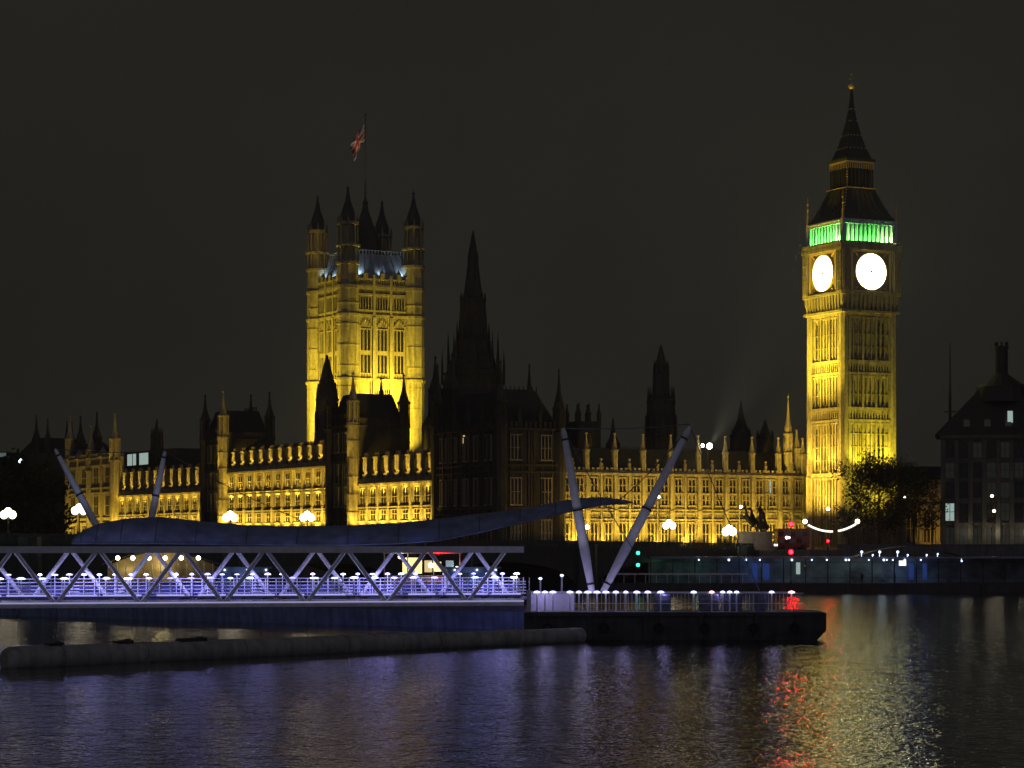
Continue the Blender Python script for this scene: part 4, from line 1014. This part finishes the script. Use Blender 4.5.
for i in range(30): S.box(-3+i*2, -2.85+i*2, .25, DW-.25, 3.45, 3.75)
S.obj('deck', M['deck'], gw)
S = MB()
for y in (.42, DW-.42):
    for z in (4.2, 4.55, 4.9, 5.25, 5.58): S.box(-4, GL, y-.02, y+.02, z, z+.05)
    for i in range(58): S.box(-4+i*1.04, -3.94+i*1.04, y-.03, y+.03, 3.9, 5.62)
S.obj('railing', M['steel'], gw)
S = MB(); S.box(-4, GL, DW+.35, DW+.4, 3.6, 5.0); S.obj('back_glow_panel', mat('blue_glow_panel', (.09, .09, .28), .6, .5, .6), gw)  # added panel whose blue colour stands for the glow behind the deck
i = 0
for y, u0, du, zl in ((.55, -2.5, 2.02, 5.62), (DW-.55, -1.4, 1.46, 5.95)):
    u = u0
    while u < GL:
        mt = random.choice(('led', 'led', 'led', 'ledx', 'leds', 'leds', 'led2', 'led2', 'ledp' if random.random() < .5 else 'leds'))
        S = MB(); S.tube((u, y, 3.9), (u, y, zl), .045, .045, 6)
        if i % 9 == 7: u += du; i += 1; continue
        if i % 3 == 1:
            for q in range(5): S.box(u-.1, u+.95, y-.02, y+.03, 4.0+.3*q, 4.08+.3*q)
        o = S.obj('lamp_post', M['steel'], gw)
        wl = random.uniform(.28, .46) if y < 1 else random.uniform(.2, .34); S = MB(); S.prism(12, [(zl, wl*.8), (zl+.05, wl), (zl+.10, wl*.85), (zl+random.uniform(.13, .2), wl*.4)], u, y, 0); S.obj('lamp_head', M[mt], o)
        u += du*random.uniform(.94, 1.06); i += 1
VS = glow('violet_edge_strip', (.44, .42, 1), .9); VS2 = glow('lavender_edge_glow', (.55, .52, .95), .5)
u = -3.5
while u < GL-2:
    L_ = random.uniform(2.2, 4.6); S = MB(); S.box(u, min(u+L_, GL-.2), .22, .27, 3.98, 4.12); S.obj('edge_light_strip', VS, gw); u += L_+random.uniform(.3, 1.6)
S = MB(); S.box(-4, GL, -.31, -.27, 3.28, 3.40); S.obj('chord_edge_glow', VS2, gw)  # glowing strip stands in for lamplight along the chord's edge
def GWL(u, y, z): return Vector((g0.x, g0.y, 0)) + Vector((math.cos(GR)*u-math.sin(GR)*y, math.sin(GR)*u+math.cos(GR)*y, z))
for u, pw in ((1, 320), (6, 180), (11.5, 420), (16, 200), (22, 380), (28, 260), (34, 180), (40, 420), (46, 260), (52, 460)):
    lamp('AREA', GWL(u, DW*.5, 6.4), (.31, .30, 1), pw*.75, sx=4, sy=2.4, rot=(0, 0, GR), name='gangway_downlight')
    lamp('POINT', GWL(u+1, DW*.5, 5.2), (.42, .38, 1), pw*.10, size=1.0, name='gangway_lamp')
for u in range(3, 56, 7): lamp('SPOT', GWL(u, DW+.3, ZT+.4), (.30, .38, 1), 26, GWL(u+1, DW+9, 10.4), .3, 130, 1, name='canopy_fill_spot')  # added spots that brighten the canopy, not fixtures of the gangway

# canopy: a long stretched-fabric roof that sweeps up to a tip
stn = [(74, 538, 543), (84, 530, 543), (100, 523, 543), (125, 518.5, 543), (160, 517, 543), (200, 521, 543.5), (250, 525, 544), (300, 526.5, 544.5), (350, 525.5, 544.5), (400, 522.5, 543), (440, 518.5, 540), (480, 514, 532), (520, 509, 522), (555, 502, 514), (580, 498.5, 508), (600, 497, 504.5), (618, 498.5, 502.5), (632, 501.5, 502.2)]
cn = thing('canopy', 'long dark blue fabric canopy sweeping up to a pointed tip above the gangway', 'canopy', (0, 0, 0), 0)
vs = []; fs = []; nr = 8
for k, (px, pt, pb) in enumerate(stn):
    t = k/(len(stn)-1); Yc = 238+12*t; wd = 4.2*math.sin(math.pi*min(1, max(.04, (t*.9+.06))))**.7
    zt = EYE+(HZ-pt)*Yc/F; zb = EYE+(HZ-pb)*(Yc-wd)/F; x = (px-CX)/F*Yc
    for j in range(nr+1):
        a = j/nr; y = Yc+wd*(2*a-1); q = 1-abs(2*a-1)**2.2
        vs.append((x, y, zb+(zt-zb)*q+.10*math.sin(k*1.9)*q*.3))
    for j in range(nr, -1, -1):
        a = j/nr; y = Yc+wd*(2*a-1); q = 1-abs(2*a-1)**2.2
        vs.append((x, y, zb-.12+(zt-zb)*q*.62))
nn = 2*(nr+1)
for k in range(len(stn)-1):
    for j in range(nn): fs.append((k*nn+j, k*nn+(j+1)%nn, (k+1)*nn+(j+1)%nn, (k+1)*nn+j))
fs.append(tuple(range(nn))); fs.append(tuple(reversed(range((len(stn)-1)*nn, len(stn)*nn))))
S = MB(); S.add(vs, fs, True); S.obj('fabric', M['canvas'], cn)
S = MB(); S.path([Vector(vs[k*nn])+Vector((0, -.05, -.05)) for k in range(len(stn))], .09, 6); S.obj('edge_tube', M['canvas'], cn)
for k in range(1, len(stn)-2):
    S = MB(); S.path([Vector(vs[k*nn+j])+Vector((0, 0, .015)) for j in range(nr+1)], .045, 5); S.obj('seam', M['rope'], cn)

def mast(label, a, b, r0, r1, cables=()):
    o = thing('mast', label, 'mast', b, 0, 'slanting masts of the pier'); a = Vector(a); b = Vector(b); S = MB()
    pts = [b.lerp(a, t)-b for t in (0, .25, .5, .75, .97, 1)]; rr = [r0*.62, r0, r0*.95, r0*.8, r1*1.1, r1*.6]
    for p, q, x, y in zip(pts, pts[1:], rr, rr[1:]): S.tube(p, q, x, y, 12)
    po = S.obj('pole', M['steel'], o)
    for t in (.05, .5, .93):
        K = MB(); d = (a-b).normalized(); p = (a-b)*t; rk = (r0*.8, r0*.97, r1*1.25)[(.05, .5, .93).index(t)]*1.12; K.tube(p-d*.09, p+d*.09, rk, rk, 12); K.obj('collar', M['bronze'], o)
    for c in cables:
        c = Vector(c); K = MB(); aa = a-b; cc_ = c-b; pp = [aa.lerp(cc_, t)-Vector((0, 0, (aa-cc_).length*.02*math.sin(math.pi*t))) for t in (0, .17, .33, .5, .67, .83, 1)]
        K.path(pp, .05, 5); K.obj('cable', M['rope'], o)
    return o
foot = at(597, 590, 226)
mast('pale slanting mast leaning left from the pontoon, its foot beside the raised mast', at(563, 428, 226), at(592, 592, 226), .48, .26, (at(632, 548, 226), at(690, 424, 228)))
mast('long pale mast leaning far right from the pontoon', at(690, 427, 228), at(603, 592, 226), .48, .28, (at(760, 592, 226), at(612, 506, 249)))
mast('pale mast leaning left at the far left end of the canopy', at(55, 449, 262), at(104, 540, 262), .42, .2, (at(165, 451, 270),))
mast('pale mast leaning right behind the canopy hump', at(165, 451, 270), at(147, 540, 270), .42, .2, (at(300, 520, 262),))
for px in (585, 608): lamp('SPOT', at(px, 588, 222.5), (.72, .72, 1), 500, at(px+(-14 if px < 600 else 50), 470, 226), .2, 50, .9, name='mast_fill_spot')  # spots added to brighten the masts, with no fixture at their feet
for px, Y in ((96, 256), (152, 264)): lamp('SPOT', at(px, 545, Y), (.5, .58, 1), 420, at(px+(-18 if px < 100 else 6), 470, Y+5), .2, 50, .9, name='mast_fill_spot')

# pontoon
pn = thing('pontoon', 'dark floating pontoon with a rail of violet white lamps, below the masts', 'pontoon', (0, 0, 0), 0)
YP = 223; sP = YP/F
def XP(px): return (px-CX)*sP
S = MB(); xl, xr = XP(524), XP(826); ZD = 2.55
S.add([(xl, YP, ZD), (xr, YP-.2, ZD), (xr, YP+7, ZD), (xl, YP+7, ZD), (xl, YP, -.8), (xr-1.6, YP, -.8), (xr-1.6, YP+7, -.8), (xl, YP+7, -.8), (xr, YP-.2, .9), (xr, YP+7, .9)],
      [(0,1,2,3),(0,4,5,8,1),(1,8,9,2),(8,5,6,9),(2,9,6,7,3),(3,7,4,0)])
for i in range(5): x = xl+.8+i*5.2; S.box(x, x+.35, YP-.28, YP, .1, 2.2)
S.box(xl, xr, YP-.3, YP+.05, 2.25, 2.58); S.box(xl+3, xl+5, YP-.05, YP, 1.2, 1.6)
hp = S.obj('hull', M['hullk'], pn)
S = MB(); S.box(xl, xr-1.3, YP-.06, YP+.05, -.2, .32); S.obj('weed_line', mat('river_weed', (.03, .035, .015), .6, .5, 3), pn)
for fx_ in (2.2, 7.5, 12.6, 16.9, 21.5, 25.3):
    S = MB(); S.M = Matrix.Translation((xl+fx_, YP-.42, 0)); S.disc((0, 1.15), .48, -.13, .13, 20, .24); S.box(-.03, .03, .0, .05, 1.6, 2.5); S.obj('tyre_fender', M['tyre'], pn)
S = MB(); S.box(xl+.1, xr-.2, YP+.1, YP+6.9, ZD+.03, ZD+.1); S.obj('deck', M['deck'], pn)
S = MB(); S.box(XP(527), XP(531), YP+.4, YP+4, ZD, 4.6); S.box(XP(531), XP(575), YP+2.8, YP+3.0, ZD, 4.5); S.obj('screen_wall', M['screen'], pn)
S = MB(); S.box(XP(528), XP(804), YP+.32, YP+.38, 4.35, 4.42); S.box(XP(570), XP(804), YP+.32, YP+.38, 3.4, 3.45); S.box(XP(528), XP(804), YP+6.3, YP+6.36, 4.3, 4.4)
for i in range(70): x = XP(530+i*3.9); S.box(x-.015, x+.015, YP+6.3, YP+6.36, ZD, 4.3)
S.obj('guard_rail', M['steel'], pn)
TS = mat('tinted_screen', (.10, .11, .17), .2, .5, 2)
for px0, px1 in ((655, 672), (700, 720), (722, 744), (757, 768)):
    S = MB(); S.box(XP(px0), XP(px1), YP+1.6, YP+1.7, ZD+.1, 4.25)
    for k in range(4): S.box(XP(px0)+.1, XP(px1)-.1, YP+1.5, YP+1.62, ZD+.3+.4*k, ZD+.42+.4*k)
    S.obj('glass_screen', TS, pn)
for px, zt in ((541, 5.6), (563, 5.9)):
    S = MB(); x = XP(px); S.tube((x, YP+5, ZD), (x, YP+5, zt), .1, .08, 8); o = S.obj('lamp_post', M['steel'], pn)
    S = MB(); S.prism(10, [(zt, .12), (zt+.1, .2), (zt+.2, .08)], x, YP+5, 0); S.obj('lamp_head', M['led2'], o)
for px, mt in ((537, 'led'), (545, 'led'), (553, 'led'), (570, 'led'), (579, 'led'), (588, 'led'), (597, 'led'), (606, 'led'), (616, 'led'), (626, 'led'), (637, 'led'), (648, 'led'), (661, 'led'), (694, 'led2'), (712, 'ledp'), (723, 'led'), (730, 'led'), (737, 'led'), (772, 'led'), (792, 'ledp')):
    x = XP(px); S = MB(); S.tube((x, YP+.35, ZD), (x, YP+.35, 4.4), .07, .07, 6); o = S.obj('lamp_post', M['steel'], pn)
    wl = random.uniform(.24, .36); S = MB(); S.prism(12, [(4.42, wl*.8), (4.47, wl), (4.52, wl*.8), (4.6, wl*.35)], x, YP+.35, 0); S.obj('lamp_head', M[mt], o)
for px, pw in ((545, 60), (585, 52), (625, 46), (665, 34), (720, 34), (775, 34)): lamp('POINT', (XP(px), YP+1.4, 4.3), (.5, .45, 1), pw, size=.3, name='pontoon_lamp')

bg_ = thing('barge', 'long low dark blue barge lying under the gangway', 'barge', (0, 0, 0), 0)
a = at(-40, HZ, 305); c = at(560, HZ, 246); S = MB()
a = Vector((a.x, 305, 0)); c = Vector((c.x, 246, 0)); dv = (c-a); LB = dv.length; bg_.location = a; bg_.rotation_euler = (0, 0, math.atan2(dv.y, dv.x))
S.add([(0,0,1.7),(LB,0,1.9),(LB,7,1.9),(0,7,1.7),(2.5,.3,-.8),(LB,.3,-.8),(LB,6.7,-.8),(2.5,6.7,-.8)], [(0,1,2,3),(0,4,5,1),(1,5,6,2),(2,6,7,3),(3,7,4,0)])
for i in range(9): S.box(4+i*7, 4.3+i*7, -.15, .2, .2, 1.6)
S.obj('hull', M['hull'], bg_)
S = MB(); S.box(1, LB, .1, .4, 1.7, 2.05); S.box(LB*.55, LB*.97, 1.5, 5.5, 1.8, 2.5); S.obj('coaming', M['deck'], bg_)

bm_ = thing('floating_boom', 'long jointed grey tube boom floating in front of the pier', 'floating boom', (0, 0, 0), 0)
pa = Vector(((4-CX)/F*173, 173, .55)); pb_ = Vector(((582-CX)/F*219, 219, .55)); cuts = [0, .078, .20, .355, .53, .70, .86, 1.0]
for i, (s0, s1) in enumerate(zip(cuts, cuts[1:])):
    S = MB(); r = .98-.22*(s0+s1)/2; u0, u1 = pa.lerp(pb_, s0), pa.lerp(pb_, s1); L_ = (u1-u0).length; d = (u1-u0)/L_
    cap = .5
    pts = [(u0, .55 if i == 0 else r*.8), (u0+d*cap*.4, r*.86 if i == 0 else r*.95), (u0+d*cap, r), (u1-d*cap*.5, r), (u1, r*.85)]
    if i == len(cuts)-2: pts = pts[:4]+[(u1, r*.55), (u1+d*.5, r*.2)]
    for (p, x), (q, y) in zip(pts, pts[1:]): S.tube(p, q, x, y, 20)
    if i < len(cuts)-2: S.tube(u1-d*.12, u1+d*.12, r*1.05, r*1.05, 20)
    S.obj('float_segment', M['rubber'], bm_)
for s, L_ in ((.07, 1.3), (.17, 1.5), (.275, 2.6)):
    p = pa.lerp(pb_, s); S = MB(); S.M = Matrix.Translation((p.x, p.y, p.z+.85)) @ Matrix.Rotation(math.atan2((pb_-pa).y, (pb_-pa).x), 4, 'Z')
    S.box(-L_/2, L_/2, -.35, .35, 0, .28); S.prism(8, [(.28, .3), (.4, .22)], L_*.3, 0); S.obj('mooring_bracket', M['hullk'], bm_)

# ------------------------------------------------------------------ boats and kiosks seen through the truss
bo = thing('passenger_boat', 'passenger boat with curved lit saloon and row of warm lamps behind the truss', 'boat', (at(160, HZ, 345).x, 345, 0), R(4))
sb = 345/F
S = MB(); S.add([(-11,0,2.2),(9.5,0,2.2),(11,2.5,2.4),(9.5,5,2.2),(-11,5,2.2),(-10.5,.5,-.5),(8.5,.5,-.5),(9.2,2.5,-.5),(8.5,4.5,-.5),(-10.5,4.5,-.5)], [(0,1,2,3,4),(0,5,6,1),(1,6,7,2),(2,7,8,3),(3,8,9,4),(4,9,5,0)]); S.obj('hull', M['hull'], bo)
S = MB()
vs = []
for y in (.4, 4.6):
    for i in range(17): t = i/16; vs.append((-8.5+17*t, y, 6.0+2.0*math.sin(math.pi*t)))
S.add(vs, [(i, i+1, 18+i, 17+i) for i in range(16)]); S.box(-8.5, 8.5, .5, 4.5, 2.2, 2.5); S.obj('roof', M['plinth'], bo)
S = MB(); ar = [(-7.8+15.6*i/16, 5.9+2.0*math.sin(math.pi*i/16)) for i in range(17)]; S.add([(x, 2.6, z) for x, z in ar]+[(7.8, 2.6, 3.6), (-7.8, 2.6, 3.6)]+[(x, 2.8, z) for x, z in ar]+[(7.8, 2.8, 3.6), (-7.8, 2.8, 3.6)], [tuple(range(19)), tuple(reversed(range(19, 38)))]); S.obj('saloon', mat('varnished_saloon', (.26, .20, .09), .5, .6, .5), bo)
S = MB()
for i in range(13): S.box(-7.5+i*1.25, -7.38+i*1.25, .5, .6, 2.2, 6.2)
S.box(-8, 8, .45, .55, 3.3, 3.4); S.obj('frame', M['steel'], bo)
for px in (118, 133, 149, 165, 181, 198): g = MB(); g.ball(((px-160)*sb, .2, EYE+(HZ-558)*sb), .33, 8, 6); g.obj('lamp', M['globe'], bo)
lamp('POINT', bo.location+Vector((0, 1.2, 5.6)), (1, .8, .35), 170, size=.4, name='saloon_lamp'); lamp('POINT', bo.location+Vector((-5, 1, 5.2)), (1, .8, .35), 80, size=.4, name='saloon_lamp')
kb = thing('kiosk_boat', 'moored boat with a brightly lit yellow cafe deck behind the truss', 'boat', (at(425, HZ, 345).x, 345, 0), R(-3))
S = MB(); S.add([(-7,0,2.3),(6,0,2.3),(7.5,2,2.5),(6,4,2.3),(-7,4,2.3),(-6.5,.4,-.5),(5.4,.4,-.5),(6,2,-.5),(5.4,3.6,-.5),(-6.5,3.6,-.5)], [(0,1,2,3,4),(0,5,6,1),(1,6,7,2),(2,7,8,3),(3,8,9,4),(4,9,5,0)]); S.obj('hull', M['hullk'], kb)
S = MB(); S.box(-6, 5, .8, 3.4, 2.3, 4.4); S.box(-6.2, 5.2, .6, 3.6, 7.6, 7.8)
for x in (-6, -2.6, 1.2, 5): S.box(x-.08, x+.08, .7, .86, 4.4, 7.6)
S.obj('cabin', M['steel'], kb)
for x0, x1, z0, z1, mt in ((-3.4, -.6, 4.7, 7.0, 'cafe'), (-.2, .9, 4.9, 6.6, 'winwarm'), (1.1, 2.2, 5.0, 6.4, 'cafe')):
    g = MB(); g.box(x0, x1, 1.4, 1.6, z0, z1); g.obj('lit_window', M[mt], kb)
g = MB(); g.box(3.0, 4.1, .5, .6, 2.6, 6.6); g.obj('sign_board', M['teal'], kb)
for c_ in ((-3.6, .4, 7.2), (.8, .4, 5.9), (4.6, .4, 5.4)): g = MB(); g.ball(c_, .36, 8, 6); g.obj('lamp', M['globe'], kb)
for c_ in ((1.6, .4, 8.15), (2.4, .4, 8.15), (1.9, .4, 7.85)): g = MB(); g.ball(c_, .2, 8, 6); g.obj('red_lamp', M['sigred'], kb)
for px, lb in ((250, 'small work boat with blue lit cabin behind the middle of the truss'), (480, 'small work boat with blue lit cabin near the right end of the truss')):
    wb = thing('work_boat', lb, 'boat', (at(px, HZ, 330).x, 330, 0), R(5))
    S = MB(); S.add([(-6,0,2),(5,0,2),(6.6,1.7,2.3),(5,3.4,2),(-6,3.4,2),(-5.6,.4,-.5),(4.4,.4,-.5),(5,1.7,-.5),(4.4,3,-.5),(-5.6,3,-.5)], [(0,1,2,3,4),(0,5,6,1),(1,6,7,2),(2,7,8,3),(3,8,9,4),(4,9,5,0)]); S.obj('hull', M['hull'], wb)
    S = MB(); S.box(-4.5, 2.5, .5, 2.9, 2, 5.6); S.box(-4.8, 3, .3, 3.1, 5.6, 5.8); S.tube((-1, 1.7, 5.8), (-1, 1.7, 8), .06, .04, 6); S.obj('cabin', M['lead'], wb)
    for i in range(4): g = MB(); g.box(-4.2+i*1.6, -3.0+i*1.6, .42, .52, 3.7, 5.0); g.obj('window', M['bluepanel' if i % 2 == 0 else 'windim'], wb)
    for x in (-3.5, -.4, 2.2): g = MB(); g.ball((x, .3, 5.4), .14, 8, 5); g.obj('lamp', M['led2'], wb)
    lamp('POINT', wb.location+Vector((-1, -1.2, 4.2)), (.25, .4, 1), 60, size=.3, name='boat_lamp')

# ------------------------------------------------------------------ thin river mist, which makes the lamps bloom
m = MB(); m.box(-520, 520, -60, 1300, -4, 140)
hm = bpy.data.materials.new('haze'); hm.use_nodes = True; n = hm.node_tree; n.nodes.remove(n.nodes['Principled BSDF'])
v = n.nodes.new('ShaderNodeVolumePrincipled'); v.inputs['Density'].default_value = .00018; v.inputs['Color'].default_value = (.9, .9, .9, 1); v.inputs['Anisotropy'].default_value = .6
n.links.new(v.outputs[0], n.nodes['Material Output'].inputs['Volume'])
m.obj('haze', hm, kind='stuff')

# ------------------------------------------------------------------ remove the window patterns the copies were made from
PROTOS += [SLIT]
for o in set(PROTOS):
    if o.parent is None:
        for ch in list(o.children): bpy.data.objects.remove(ch)
        bpy.data.objects.remove(o)
